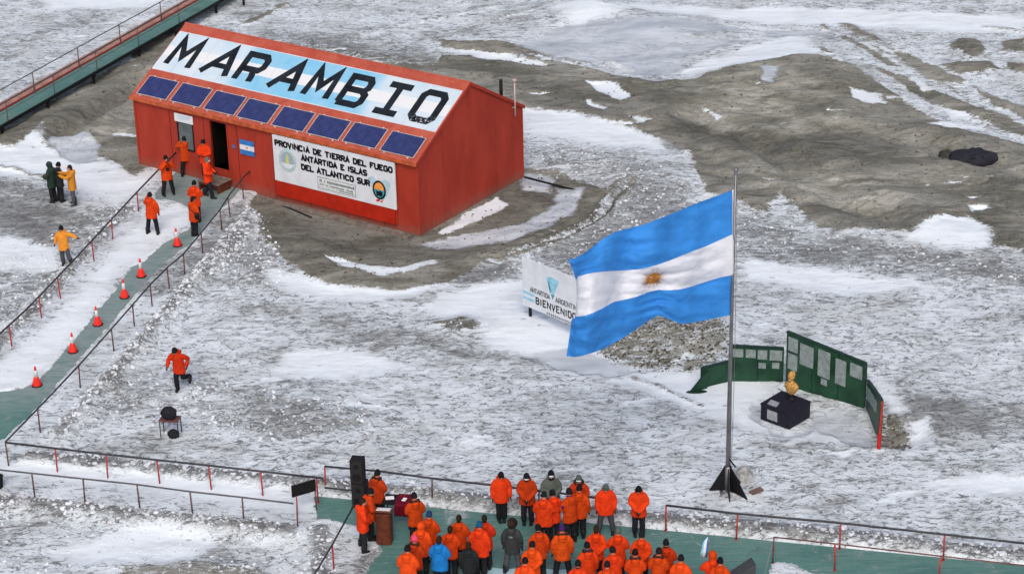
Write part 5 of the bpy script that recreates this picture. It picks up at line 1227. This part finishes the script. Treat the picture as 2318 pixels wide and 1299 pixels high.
ARMS = {'down': [((-.262, .02, 1.15), (-.268, -.06, .89)), ((.262, .02, 1.15), (.268, -.06, .89))],
        'front': [((-.255, -.03, 1.16), (-.05, -.225, .95)), ((.255, -.03, 1.16), (.05, -.225, .94))],
        'back': [((-.255, .08, 1.17), (-.05, .215, .98)), ((.255, .08, 1.17), (.05, .215, .97))],
        'camera': [((-.30, -.20, 1.28), (-.07, -.30, 1.56)), ((.30, -.20, 1.28), (.07, -.30, 1.56))],
        'reach': [((-.26, -.20, 1.30), (-.16, -.46, 1.42)), ((.26, -.20, 1.30), (.14, -.46, 1.40))],
        'out': [((-.30, .02, 1.20), (-.34, -.04, .96)), ((.40, -.02, 1.38), (.62, -.06, 1.30))],
        'phone': [((-.285, .02, 1.17), (-.275, -.06, .93)), ((.30, -.16, 1.24), (.24, -.32, 1.48))],
        'run': [((-.30, -.12, 1.20), (-.26, -.30, 1.08)), ((.31, .16, 1.20), (.28, .06, .98))],
        'pole': [((-.29, -.10, 1.16), (-.10, -.27, 1.10)), ((.29, -.10, 1.20), (.02, -.27, 1.30))],
        'hold': [((-.27, -.05, 1.16), (-.12, -.27, 1.14)), ((.27, -.05, 1.16), (.12, -.27, 1.14))]}
LEGS = {'stand': [((-.105, -.01, .50), (-.115, .02, .09)), ((.105, -.01, .50), (.115, .02, .09))],
        'apart': [((-.16, -.01, .50), (-.22, .02, .09)), ((.16, -.01, .50), (.22, .02, .09))],
        'close': [((-.085, -.01, .50), (-.08, .02, .09)), ((.085, -.01, .50), (.08, .02, .09))],
        'walk': [((-.11, -.14, .52), (-.12, -.22, .09)), ((.11, .02, .50), (.12, .26, .11))],
        'run': [((-.10, -.10, .51), (-.10, -.06, .09)), ((.13, -.02, .53), (.20, .36, .42))],
        'step': [((-.10, -.02, .50), (-.10, .02, .09)), ((.20, -.10, .55), (.34, -.12, .20))]}
POSE = {}
def pose(arms, legs, bow=0.0, lean=0.0, build=1.0):
    key = (arms, legs, bow, lean, build)
    if key in POSE: return POSE[key]
    A_, L_ = ARMS[arms], LEGS[legs]
    lm = Matrix.Rotation(lean, 4, 'X'); piv = Vector((0, 0, .93))
    def up(p): return piv + (lm @ (Vector(p) - piv))
    def upr(pts): return [up(p) for p in pts]
    hp = Vector((0, .02, 1.50)); hm = Matrix.Rotation(bow, 4, 'X')
    def hd(p): return up(hp + (hm @ (Vector(p) - hp)))
    seed = (hash((arms, legs)) if False else sum(ord(c) for c in arms + legs)) + int(bow * 10)
    sw = build
    # body: one continuous surface, head to foot
    b = MB()
    for (kn, an), sx in zip(L_, (-1, 1)):
        b.capsule([(sx * .09, 0, .92), kn, an], [.085, .062, .045], 10); b.capsule([(an[0], an[1], an[2] - .02), (an[0], an[1] - .12, max(an[2] - .05, .03))], [.038, .03], 8)
    tr = [(.90, .155, .11), (1.02, .145, .10), (1.2, .16, .11), (1.36, .18, .115), (1.44, .165, .10), (1.49, .08, .07)]
    b.loft([upr([(rx * math.cos(a), ry * math.sin(a) * 1.0, z) for a in [k * math.pi / 8 for k in range(16)]]) for z, rx, ry in tr])
    for (el, ha), sx in zip(A_, (-1, 1)):
        b.capsule(upr([(sx * .175, 0, 1.42), el, ha]), [.05, .042, .032], 8)
        dv = (Vector(ha) - Vector(el)).normalized(); b.capsule(upr([ha, Vector(ha) + dv * .08]), [.03, .028], 8)
    b.capsule([up((0, 0, 1.42)), hd((0, -.01, 1.60))], [.062, .056], 10)
    HM = (lm @ hm).to_3x3()
    b.ball(hd((0, -.025, 1.655)), (.076, .098, .118), 16, 12, M=HM); b.ball(hd((0, -.07, 1.585)), (.048, .045, .04), 10, 8, M=HM)
    b.ball(hd((0, -.128, 1.648)), (.015, .022, .028), 8, 6, M=HM)
    for sx in (-1, 1): b.ball(hd((sx * .078, -.01, 1.645)), (.014, .022, .034), 8, 6, M=HM); b.ball(hd((sx * .04, -.095, 1.62)), (.026, .022, .022), 8, 6, M=HM)
    body = remesh(b, .019, 2, 0, seed, M['skin'], 'body', .4)
    # parka
    j = MB()
    tr = [(.70, .232 * sw, .170), (.78, .232 * sw, .172), (.95, .218 * sw, .165), (1.10, .206 * sw, .160), (1.26, .208 * sw, .160), (1.38, .205 * sw, .146), (1.45, .165 * sw, .125), (1.505, .115, .105), (1.555, .095, .095)]
    def lift(p, z):     # the skirt leans only a little
        return up(p) if z > .93 else Vector(p)
    j.loft([[lift((rx * math.cos(a), ry * math.sin(a) * (1.0 if math.sin(a) < 0 else .96), z), z) for a in [k * math.pi / 12 for k in range(24)]] for z, rx, ry in tr])
    for (el, ha), sx in zip(A_, (-1, 1)):
        e_ = Vector(el); h_ = Vector(ha); hs = e_ + (h_ - e_) * .97
        j.capsule(upr([(sx * .160, 0, 1.400), (Vector((sx * .175, 0, 1.405)) + e_) / 2 + Vector((sx * .012, 0, 0)), e_, (e_ + hs) / 2, hs]), [.082, .084, .076, .070, .055], 12)
    j.ball(up((0, .115, 1.475)), (.13, .075, .085), 12, 8); j.ball(up((0, .13, 1.40)), (.10, .05, .09), 12, 8)       # hood lying on the back
    jacket = remesh(j, .021, 2, .019, seed, M['jk_orange'], 'jacket')
    # trousers
    t_ = MB(); t_.ball((0, 0, .86), (.18, .13, .12), 14, 8)
    for (kn, an), sx in zip(L_, (-1, 1)):
        an2 = Vector(an) + (Vector(kn) - Vector(an)) * .12
        t_.capsule([(sx * .095, 0, .88), ((sx * .095 + kn[0]) / 2, kn[1] / 2, .69), kn, (Vector(kn) + an2) / 2, an2], [.105, .100, .088, .085, .082], 12)
    trou = remesh(t_, .024, 2, .014, seed + 3, M['trousers'], 'trousers')
    d = dict(body=body, jacket=jacket, trousers=trou, up=up, hd=hd, HM=HM, A=A_, L=L_, lm=lm)
    POSE[key] = d; return d
_hm = {}
def headmesh(kind, mat):
    k = (kind, mat.name)
    if k in _hm: return _hm[k]
    mb = MB()      # local: origin at head centre
    if kind in ('beanie', 'bobble', 'cap'):
        rings = []
        for z, r_ in ((-.035, .095), (-.005, .1), (.02, .1), (.045, .096), (.08, .082), (.105, .062), (.122, .035), (.128, .01)):
            rings.append([(r_ * .90 * math.cos(a), r_ * 1.10 * math.sin(a) + .012, z + .018 - (.022 if math.sin(a) > .3 and z < 0 else 0)) for a in [i * math.pi / 9 for i in range(18)]])
        mb.loft(rings); mb.tube([(0.088 * math.cos(a), .012 + .108 * math.sin(a), -.012 + .012) for a in [i * math.pi / 9 for i in range(19)]], .014, 6)
        if kind == 'bobble': mb.ball((0, .01, .165), .035)
        if kind == 'cap': mb.ball((0, -.125, .0), (.07, .06, .012))
    elif kind == 'hair':
        mb.ball((0, .022, .022), (.086, .105, .112), 16, 10); mb.ball((0, .06, -.05), (.07, .06, .07), 12, 8)
    elif kind == 'hood':
        mb.ball((0, .035, .0), (.125, .135, .145), 16, 12); mb.ball((0, .05, -.13), (.12, .11, .08), 14, 8)
    elif kind == 'goggles':
        mb.ball((0, -.085, .005), (.075, .035, .033), 14, 8)
    elif kind == 'fur':
        for i in range(15):
            a = math.pi * (-.25 + 1.5 * i / 14); mb.ball((.125 * math.cos(a), .03 + .11 * math.sin(a), -.135 + .015 * math.sin(i * 2.1)), .042, 7, 5)
    elif kind == 'furhood':
        mb.ball((0, .035, .0), (.13, .14, .145), 16, 12)
        for i in range(18):
            a = 2 * math.pi * i / 18; mb.ball((.125 * math.cos(a), -.07, .13 * math.sin(a)), .036, 7, 5)
    elif kind == 'scarf':
        mb.ball((0, .0, -.125), (.10, .105, .055), 14, 8)
    elif kind == 'mask':
        mb.ball((0, -.06, -.055), (.07, .062, .055), 12, 8)
    elif kind == 'eyes':
        for sx in (-1, 1): mb.ball((sx * .032, -.094, .006), (.014, .008, .008), 8, 6)
        for sx in (-1, 1): mb.ball((sx * .033, -.094, .030), (.020, .008, .005), 8, 6)
    elif kind == 'mouth': mb.ball((0, -.098, -.058), (.024, .010, .008), 8, 6)
    _hm[k] = mb.mesh(kind, mat, True); return _hm[k]
_jm = {}
def swapmat(me, mat):
    k = (me.name, mat.name)
    if me.materials[0] == mat: return me
    if k not in _jm:
        c = me.copy(); c.materials.clear(); c.materials.append(mat); c.name = me.name.split('.')[0]; _jm[k] = c
    return _jm[k]

def person(loc, rz, label, arms='front', legs='stand', bow=.25, lean=0.0, jacket='jk_orange', trousers='trousers', hat='beanie', hatmat='knit_black', h=1.78, extras=(), group=None, build=1.0):
    p = pose(arms, legs, bow, lean, build)
    e = tag(empty('person', loc, rz), label, 'person', group); e.scale = (h / 1.80,) * 3
    link('body', p['body'], e); jk = link('jacket', swapmat(p['jacket'], M[jacket]), e); link('trousers', swapmat(p['trousers'], M[trousers]), e)
    # front zip and pocket flaps
    q = p['hd']((0, -.022, 1.66)); rot = p['HM'].to_euler()
    def hp(kind, mat, name): o = link(name, headmesh(kind, M[mat]), e, q, rot); return o
    if hat: hp(hat, hatmat, {'hair': 'hair', 'hood': 'hood', 'furhood': 'hood', 'bobble': 'beanie', 'cap': 'cap'}.get(hat, 'beanie'))
    if hat not in ('furhood',): hp('eyes', 'eye', 'eyes'); hp('mouth', 'lips', 'mouth')
    for (el, ha), sx in zip(p['A'], (-1, 1)):
        d = (p['up'](ha) - p['up'](el)).normalized(); qh = Vector((0, 0, -1)).rotation_difference(d)
        o = link('glove', HAND, e); o.rotation_mode = 'QUATERNION'
        tw = Quaternion((0, 0, 1), 0 if sx < 0 else math.pi)
        o.rotation_quaternion = qh @ tw; o.location = p['up'](ha); o.scale = (1, 1, 1.0)
        if sx > 0: o.rotation_quaternion = qh @ Quaternion((0, 0, 1), math.pi)
    for (kn, an), sx in zip(p['L'], (-1, 1)):
        o = link('boot', BOOT, e); o.location = (an[0], an[1] + .01, an[2] - .09)
        if an[2] > .3: o.rotation_euler = (R(60), 0, 0)
        elif an[2] > .15: o.rotation_euler = (R(25), 0, 0)
        else: o.rotation_euler = (0, 0, -sx * .15)
    for x in extras:
        if x in ('goggles', 'mask', 'scarf', 'fur', 'pinkscarf', 'purplescarf'):
            hp({'pinkscarf': 'scarf', 'purplescarf': 'scarf'}.get(x, x), {'goggles': 'goggle', 'mask': 'knit_black', 'scarf': 'knit_black', 'fur': 'fur', 'pinkscarf': 'knit_pink', 'purplescarf': 'knit_purple'}[x], {'mask': 'face_mask', 'fur': 'fur_collar', 'goggles': 'goggles'}.get(x, 'scarf'))
        elif x == 'backpack':
            mb = MB(); mb.ball((0, .26, 1.18), (.17, .12, .25), 14, 10); mb.ball((0, .36, 1.08), (.12, .06, .12), 12, 8); link('backpack', mb.mesh('backpack', M['tarp'], True), e)
        elif x == 'hipbag':
            mb = MB(); mb.ball((-.30, .08, 1.02), (.10, .12, .16), 12, 8); mb.tube([p['up'](v) for v in ((-.30, 0, 1.1), (-.1, -.18, 1.3), (.17, -.05, 1.47), (.05, .19, 1.3), (-.3, .12, 1.1))], .014, 6); link('shoulder_bag', mb.mesh('shoulder_bag', M['black'], True), e)
        elif x == 'harness':
            mb = MB(); mb.box((0, -.19, 1.22), (.13, .09, .10)); mb.tube([(-.1, -.15, 1.45), (0, -.2, 1.25), (.1, -.15, 1.45)], .012, 6); link('chest_camera', mb.mesh('chest_camera', M['black']), e)
        elif x == 'logo':
            mb = MB(); mb.box((0, .187, 1.33), (.13, .012, .022)); mb.box((0, .187, 1.30), (.10, .012, .012)); link('back_print', mb.mesh('back_print', M['silver']), e)
        elif x == 'hoodpanel':
            mb = MB(); mb.ball((0, .065, 1.10), (.135, .12, .34), 14, 10); link('back_panel', mb.mesh('back_panel', M['jk_grey'], True), e)
        elif x == 'armpatch':
            mb = MB(); mb.ball((.285, .04, 1.28), (.035, .055, .055), 10, 6); link('arm_patch', mb.mesh('arm_patch', M['knit_purple'], True), e)
        elif x == 'sash':
            mb = MB(); mb.tube([p['up'](v) for v in ((-.20, .02, 1.50), (-.10, .20, 1.38), (.08, .225, 1.1), (.20, .19, .92))], .026, 6); link('sash', mb.mesh('sash', M['white_cloth'], True), e)
        elif x == 'armband':
            pass
    return e
def stand(xp, ytop, h, z=None):
    """feet of a figure of height h whose head top is seen at (xp, ytop)"""
    q = at(xp, ytop, (DECK_Z if z is None else z) + h)
    zz = DECK_Z if z is None else z
    return (q[0], q[1], zz)
def field(xp, yfoot):
    q = at(xp, yfoot, 0); z = gz(q[0], q[1]); q = at(xp, yfoot, z); return (q[0], q[1], z - .02)
B_ = math.pi
# --- by the hut
GH = 'people standing on the platform before the hut door'
def ramp_loc(xp, yf, z=None):
    q = at(xp, yf, DECK_Z); z = max(DECK_Z - .005, gz(q[0], q[1])) ; return (q[0], q[1], z - .012)
person(ramp_loc(382, 441), R(25), 'person in orange parka raising a camera at the top of the left handrail', 'camera', 'apart', .1, extras=('harness',), jacket='jk_orange')
person(ramp_loc(424, 397), B_ + R(20), 'person in orange parka with hands raised under the hut window', 'camera', 'apart', 0.0, hatmat='knit_black')
q = np.array([HB[0] - UX[0] * 10.55 - UY[0] * .62, HB[1] - UX[1] * 10.55 - UY[1] * .62])
person((q[0], q[1], .47), R(-20), 'person in orange parka standing on the step in the dark doorway', 'hold', 'stand', .35, hatmat='knit_black')
person(ramp_loc(474, 446), R(70), 'person in orange parka with pale grey headgear below the door step', 'hold', 'walk', .1, hatmat='knit_grey', extras=('goggles',))
person(stand(438, 411, 1.74, DECK_Z), B_ - R(15), 'person in orange parka half hidden behind one carrying a black bag', 'hold', 'stand', .15)
person(ramp_loc(442, 534), B_ - R(40), 'person in orange parka with a black shoulder bag raising one arm on the ramp', 'phone', 'close', .2, extras=('hipbag',), hat='hair', hatmat='hair', h=1.72)
person(ramp_loc(347, 531), B_ - R(15), 'person in orange parka seen from behind on the snowy ramp, one hand raised', 'phone', 'apart', .1)
# --- photographers on the left
person(field(122, 458), B_ + R(70), 'person in dark green parka at the left of the dark clothed pair', 'hold', 'stand', .2, jacket='jk_green', hat='hood', hatmat='jk_green', h=1.82)
person(field(139, 456), R(130), 'person in black clothes close beside the dark green parka', 'hold', 'stand', .2, jacket='jk_black', hat='beanie', h=1.76)
person(field(168, 463), R(-80), 'person in yellow parka reaching towards two dark clothed people', 'reach', 'apart', .1, jacket='jk_yellow', trousers='trousers_grey', hat='hair', hatmat='hair')
person(field(149, 600), R(-15), 'person in yellow parka stepping through snow with one arm held out', 'out', 'step', .3, jacket='jk_yellow', trousers='trousers_grey', h=1.72)
person(field(410, 882), R(-22), 'person in orange parka running alone across the trampled snow', 'run', 'run', .45, lean=.16, jacket='jk_dark')
# --- line facing the camera
LN = 'people in line facing the crowd'
person(stand(1133, 1062, 1.80), R(8), 'person in orange parka at the left end of the line facing the crowd', 'down', 'close', .45, h=1.80, jacket='jk_orange')
person(stand(1192, 1066, 1.82), R(-5), 'person in orange parka with pale goggles, second from left in the facing line', 'front', 'stand', .35, jacket='jk_dark', extras=('goggles', 'mask'), h=1.82, build=1.08)
person(stand(1247, 1062, 1.86), R(4), 'person in grey green parka facing the crowd', 'front', 'stand', .15, jacket='jk_grey', extras=('goggles', 'scarf'), h=1.86, build=1.1)
person(stand(1310, 1072, 1.84), R(-4), 'person in orange parka and grey green cap behind two others in the line', 'front', 'stand', .2, jacket='jk_dark', hat='cap', hatmat='knit_grey', extras=('goggles', 'fur'), h=1.84)
person(stand(1371, 1089, 1.80), R(0), 'person in orange parka and grey hat, second from right in the facing line', 'down', 'apart', .5, trousers='trousers_grey', hatmat='knit_grey', build=1.1, h=1.8)
person(stand(1446, 1093, 1.80), R(-6), 'person in orange parka at the right end of the facing line, hands clasped', 'front', 'stand', .5, h=1.8)
# --- speakers and lectern
person(stand(852, 1063, 1.78), R(150), 'person in orange parka with dark fur collar standing right of the loudspeakers', 'front', 'stand', .2, jacket='jk_dark', extras=('fur',))
person(stand(834, 1104, 1.78), R(100), 'person in orange parka squeezed between the loudspeakers and the lectern', 'front', 'stand', .25, extras=('scarf',))
person(stand(817, 1126, 1.80), R(105), 'person in orange parka standing left of the brown lectern at the deck edge', 'front', 'apart', .25, h=1.8, hat='hair', hatmat='hair')
person(stand(938, 1115, 1.78), B_ + R(15), 'person in orange parka just right of the maroon table', 'front', 'stand', .25, extras=('fur',))
# --- pairs in the middle with backs turned
person(stand(1230, 1113, 1.84), B_ - R(10), 'broad person in orange parka with back turned before the grey green parka', 'hold', 'stand', .5, build=1.15, h=1.84, jacket='jk_orange')
person(stand(1252, 1109, 1.76), B_ + R(20), 'person in orange parka tucked behind a broad back in front of the line', 'hold', 'stand', .3, h=1.76, jacket='jk_orange')
person(stand(1290, 1105, 1.82), B_ + R(30), 'person in orange parka with purple arm patch and back turned in the middle', 'hold', 'stand', .2, h=1.82, extras=('armpatch', 'purplescarf'))
person(stand(1311, 1098, 1.78), B_ - R(10), 'person in orange parka and black hat right of the purple arm patch', 'down', 'stand', .15, h=1.80)
# --- crowd, left half
CR_ = [(970, 1157, 1.78, 'orange parka and navy hat just below the person right of the maroon table', dict(hatmat='knit_blue', arms='front')),
       (952, 1182, 1.78, 'orange parka with its hood pulled up over the head', dict(hat='hood', hatmat='jk_light', jacket='jk_light', arms='down')),
       (1038, 1165, 1.78, 'bare dark head and orange parka, hindmost of the left group', dict(hat='hair', hatmat='hair', arms='front')),
       (1018, 1190, 1.72, 'bare brown head and orange parka right behind the blue parka', dict(hat='hair', hatmat='hair', arms='front')),
       (1096, 1165, 1.80, 'dark head and orange parka half hidden behind a teal hat', dict(hat='hair', hatmat='hair', jacket='jk_dark')),
       (1084, 1180, 1.84, 'teal hat and orange parka in the left group', dict(hatmat='knit_teal', build=1.12, arms='down')),
       (937, 1212, 1.76, 'bright pink hat and dark fur collar', dict(hatmat='knit_pink', jacket='jk_dark', extras=('fur',))),
       (993, 1213, 1.80, 'blue parka, the only one in the crowd', dict(jacket='jk_blue', hat='hair', hatmat='hair', arms='front', build=1.08)),
       (921, 1234, 1.84, 'orange parka and dark hat at the lower left corner of the crowd', dict(jacket='jk_light', build=1.1)),
       (1060, 1226, 1.62, 'black parka with the hood down, smallest in the left group', dict(jacket='jk_black', hat='hair', hatmat='hair', arms='down')),
       (1158, 1176, 1.78, 'dark grey parka with brown furry hood standing alone on bare deck', dict(jacket='jk_dgrey', hat='furhood', hatmat='fur', trousers='trousers_grey', arms='down', extras=('logo',), legs='apart', bow=.1)),
       (1219, 1187, 1.80, 'orange parka and dark hat left of a purple hat', dict(arms='down', jacket='jk_orange', extras=('scarf',))),
       (1272, 1188, 1.84, 'purple hat and long orange parka with arms at the sides', dict(hatmat='knit_purple', arms='down', legs='apart', jacket='jk_light', h=1.84, extras=('fur',))),
       (1204, 1225, 1.76, 'orange parka with rolled hood, below the hat left of the purple one', dict(jacket='jk_light', arms='back')),
       (1188, 1262, 1.76, 'bright orange parka at the bottom edge below the dark grey parka', dict(jacket='jk_light')),
       (1349, 1189, 1.80, 'bare dark head and orange parka, leftmost in the right group', dict(hat='hair', hatmat='hair', arms='back')),
       (1399, 1194, 1.80, 'grey hat and orange parka right of a bare dark head', dict(hatmat='knit_grey', arms='front')),
       (1452, 1203, 1.80, 'orange parka and dark hat right of a grey hat', dict(arms='back')),
       (1330, 1227, 1.78, 'orange parka with purple scarf in front of the right group', dict(extras=('purplescarf', 'fur'), arms='down')),
       (1388, 1237, 1.80, 'orange parka with broad rolled hood and tiny dark hat', dict(build=1.12, arms='front')),
       (1438, 1243, 1.78, 'orange parka with purple and dark fur collar', dict(extras=('fur',), arms='front')),
       (1508, 1221, 1.78, 'dark orange parka and black hat at the back right of the right group', dict(jacket='jk_dark', extras=('scarf',), arms='front')),
       (1491, 1240, 1.78, 'orange parka with wide fur collar beside the dark orange parka', dict(extras=('fur',), hatmat='knit_black')),
       (1541, 1256, 1.78, 'orange parka at the lower right end of the right group', dict(jacket='jk_light')),
       (1308, 1268, 1.76, 'orange parka and grey scarf cut by the bottom edge', dict(extras=('scarf',), hatmat='knit_black')),
       (1374, 1270, 1.76, 'maroon dark hat and orange parka cut by the bottom edge', dict(jacket='jk_orange')),
       (1614, 1247, 1.80, 'orange parka with white sash carrying a furled flag', dict(arms='pole', hat='hood', hatmat='jk_orange', extras=('sash',))),
       (1630, 1262, 1.78, 'orange parka and black hat in front of the flag bearer', dict(jacket='jk_orange', arms='front'))]
for k, (x, y, h_, lb, kw) in enumerate(CR_):
    kw = dict(kw); kw.setdefault('arms', 'front'); kw['h'] = h_; kw.setdefault('bow', .25)
    person(stand(x, y, h_), B_ + R(rnd.uniform(-14, 14)), ('person with ' if True else '') + lb, **kw)

# ------------------------------------------------------------------ equipment around the crowd
def speaker(loc, rz, w_, d_, h_, label):
    e = tag(empty('loudspeaker', loc, rz), label, 'loudspeaker', None)
    mb = MB(); mb.box((0, 0, h_ / 2), (w_, d_, h_)); bevel(mb.build('cabinet', M['blackmat'], e), .02, 2)
    mb = MB(); mb.box((0, -d_ / 2 - .008, h_ / 2), (w_ - .05, .014, h_ - .06)); mb.build('grille', M['rubber'], e)
    mb = MB()
    for z, r_ in ((h_ * .3, w_ * .34), (h_ * .75, w_ * .22)): mb.tube([(0, -d_ / 2 - .016, z), (0, -d_ / 2 - .028, z)], [r_, r_ * .92], 18)
    mb.build('cone', M['black'], e)
    mb = MB()
    for sx in (-1, 1): mb.bar((sx * (w_ / 2 + .012), -.09, h_ * .62), (sx * (w_ / 2 + .012), .09, h_ * .62), .02, .035)
    mb.build('handle', M['rubber'], e); return e
q = at(817, 1143, DECK_Z); speaker((q[0], q[1], DECK_Z), R(-14), .44, .42, .86, 'lower black loudspeaker cabinet standing on the deck behind the lectern')
speaker((q[0] - .035, q[1], DECK_Z + .862), R(-11), .41, .38, .80, 'upper black loudspeaker cabinet stacked on the other one')
# lectern
q = at(872, 1224, DECK_Z); lc = tag(empty('lectern', (q[0], q[1], DECK_Z), R(-8)), 'brown wooden lectern with rounded front and papers on top', 'lectern')
mb = MB(); arc = [(.23 * math.cos(a), -.16 - .09 * math.sin(a) * 1.0) for a in [k * math.pi / 10 for k in range(11)]]
mb.prism([(.23, .16)] + [(-.23, .16)] + [(x, y) for x, y in reversed(arc)], .0, 1.04); bevel(mb.build('body', M['wood_brown'], lc), .008, 1)
mb = MB(); mb.box((0, 0, 1.07), (.56, .46, .035), M=Matrix.Rotation(R(-14), 3, 'X')); mb.build('top', M['wood_brown'], lc)
q2 = at(874, 1152, 1.2); mb = MB(); mb.box((0, 0, 0), (.42, .28, .012), M=Matrix.Rotation(R(-14), 3, 'X')); mb.box((.02, -.02, .010), (.21, .27, .006), M=Matrix.Rotation(R(-13), 3, 'X') @ Matrix.Rotation(.1, 3, 'Z'))
e = tag(mb.build('papers', M['paper']), 'white papers lying on the lectern top', 'papers'); e.parent = None; e.location = (lc.location[0], lc.location[1] - .0, DECK_Z + 1.10); e.rotation_euler = (0, 0, R(-8))
# table with maroon cloth
TC = at(902, 1192, DECK_Z); tb = tag(empty('table', (TC[0], TC[1] + .15, DECK_Z), R(-10)), 'dark folding table behind the lectern under a maroon cloth', 'table')
mb = MB(); mb.box((0, 0, .86), (.86, .62, .03)); bevel(mb.build('table_top', M['black'], tb), .006, 1)
for sx in (-.38, .38):
    for sy in (-.25, .25): mb = MB(); mb.tube([(sx, sy, 0), (sx * .95, sy * .95, .85)], .018, 6); mb.build('leg', M['black'], tb)
mb = MB()      # cloth: draped sheet with folds at the front and right
def clothpt(i, j):
    u = -.03 + .48 * i / 24; v = .33 - (j / 24) * 1.05
    if v > -.33: return (u, v, .885 + .003 * math.sin(i * 1.3))
    dz = -(v + .33); return (u, -.335 - .018 * math.sin(i * .9) * (dz * 3), .885 - dz)
vv = [clothpt(i, j) for j in range(25) for i in range(25)]; mb.add(vv, [(j * 25 + i, j * 25 + i + 1, (j + 1) * 25 + i + 1, (j + 1) * 25 + i) for j in range(24) for i in range(24)])
cl_ = mb.build('tablecloth', M['maroon'], None, True); cl_.location = tb.location; cl_.rotation_euler = tb.rotation_euler; tag(cl_, 'maroon cloth draped over the right half of the dark table', 'tablecloth')
md = cl_.modifiers.new('thick', 'SOLIDIFY'); md.thickness = .008
for dx, dy, rz, lb in ((-.25, .05, .3, 'white paper sheet on the bare left end of the dark table'), (.22, -.02, -.2, 'small white card lying on the maroon cloth')):
    mb = MB(); mb.box((0, 0, 0), (.26 if dx < 0 else .12, .20, .008)); o = mb.build('paper', M['paper']); c, s = math.cos(R(-10)), math.sin(R(-10))
    o.location = (tb.location[0] + dx * c - dy * s, tb.location[1] + dx * s + dy * c, DECK_Z + (.883 if dx < 0 else .902)); o.rotation_euler = (0, 0, rz + R(-10)); tag(o, lb, 'paper')
# black board on the rail end
a0, a1 = at(661, 1124, .75), at(714, 1112, .78)
bb = tag(empty('notice_board', (a0[0], a0[1], 0)), 'black rectangular board on posts at the end of the lower left handrail', 'board')
mb = MB(); d = a1 - a0; mb.bar((0, 0, .93), (d[0], d[1] + .15, .93), .04, .40); mb.build('board', M['black'], bb)
mb = MB(); mb.tube([(.13, .03, -.05), (.13, .03, .75)], .022, 6); mb.build('post', M['post'], bb); mb = MB(); mb.tube([(d[0] - .02, d[1] + .12, -.05), (d[0] - .02, d[1] + .12, .75)], .022, 6); mb.build('post', M['postdark'], bb)
# small table with bag in the snow
q = at(388, 985, 0); z = gz(q[0], q[1]); fb = tag(empty('folding_table', (q[0], q[1], z - .03), R(-8)), 'small dark folding table standing alone in trampled snow', 'table')
mb = MB(); mb.box((0, 0, .62), (.66, .46, .03)); mb.build('table_top', M['postdark'], fb)
for sx in (-.30, .30):
    for sy in (-.20, .20): mb = MB(); mb.tube([(sx, sy, -.05), (sx, sy, .61)], .017, 6); mb.build('leg', M['black'], fb)
o = link('bag', rocky('bag', (0, 0, 0), (.27, .20, .24), 9, M['tarp'])); o.location = (q[0] - .02, q[1], z + .80); tag(o, 'dark bag heaped on the small folding table', 'bag')
o = link('bundle', rocky('bundle', (0, 0, 0), (.19, .17, .17), 13, M['tarp'])); o.location = (q[0] + .10, q[1] - .2, z + .13); tag(o, 'dark bundle lying in the snow under the folding table', 'bundle')
# tarpaulin-covered heap and rock
q = at(2200, 366, 0); z = gz(q[0], q[1]); o = link('covered_heap', rocky('covered_heap', (0, 0, 0), (1.12, .62, .50), 21, M['tarp'], 30, 18)); o.location = (q[0], q[1], z + .15); tag(o, 'long dark tarpaulin covered heap on the mud flat', 'heap')
q = at(2143, 362, 0); o = link('rock', rocky('rock', (0, 0, 0), (.38, .32, .42), 25, plain('dark_rock', (.05, .047, .04), .9, var=.5, scale=3, bump=.5))); o.location = (q[0], q[1], gz(q[0], q[1]) + .05); tag(o, 'dark brown rock beside the dark tarpaulin covered heap', 'rock')
# furled parade flag
q = stand(1606, 1224, 2.1)
pf = tag(empty('parade_flag', (q[0] - .02, q[1] + .28, 0)), 'furled blue and white flag on a staff held by its bearer', 'flag')
mb = MB(); mb.tube([(.08, 0, .6), (.02, 0, 2.2)], .018, 8); mb.build('staff', M['wood'], pf, True); mb = MB(); mb.tube([(.02, 0, 2.2), (.015, 0, 2.27)], [.03, .008], 8); mb.build('spear_tip', M['silver'], pf)
for nm, mt, off, wd in (('blue_fold', 'blueprint', -.05, .05), ('white_fold', 'white_cloth', -.09, .06), ('blue_fold', 'ltblue', -.14, .05)):
    mb = MB(); mb.tube([(.0, 0, 2.12), (off * .7, -.02, 1.95), (off, -.03, 1.7), (off * 1.3, -.02, 1.5)], [.015, wd * .8, wd, wd * 1.1], 10); mb.build(nm, M[mt], pf, True)
# case at lower right, bin at left edge
q = at(1675, 1330, DECK_Z); ec = tag(empty('equipment_case', (q[0], q[1], DECK_Z), R(12)), 'dark wedge topped equipment case at the lower edge right of the flag bearer', 'case')
mb = MB(); mb.prism([(-.35, 0), (.4, 0), (.4, .86), (-.35, .42)], -.22, .22, 0, lambda a, b, c: (a, c, b)); bevel(mb.build('body', plain('dark_grey_case', (.05, .055, .06), .5), ec), .02, 2)
mb = MB(); mb.bar((.41, -.12, .6), (.41, .12, .6), .03, .04); mb.build('handle', M['black'], ec)
q = at(-2, 1108, 0); bn = tag(empty('bin', (q[0], q[1], gz(q[0], q[1]) - .05)), 'black bin cut by the left edge beside the front handrail', 'bin')
mb = MB(); mb.loft([[(r_ * math.cos(a), r_ * math.sin(a), z) for a in [k * math.pi / 8 for k in range(16)]] for z, r_ in ((0, .14), (.42, .17))]); mb.build('body', M['black'], bn, True)
mb = MB(); mb.loft([[(r_ * math.cos(a), r_ * math.sin(a), z) for a in [k * math.pi / 8 for k in range(16)]] for z, r_ in ((.42, .185), (.45, .185), (.48, .12))]); mb.build('lid', M['blackmat'], bn, True)
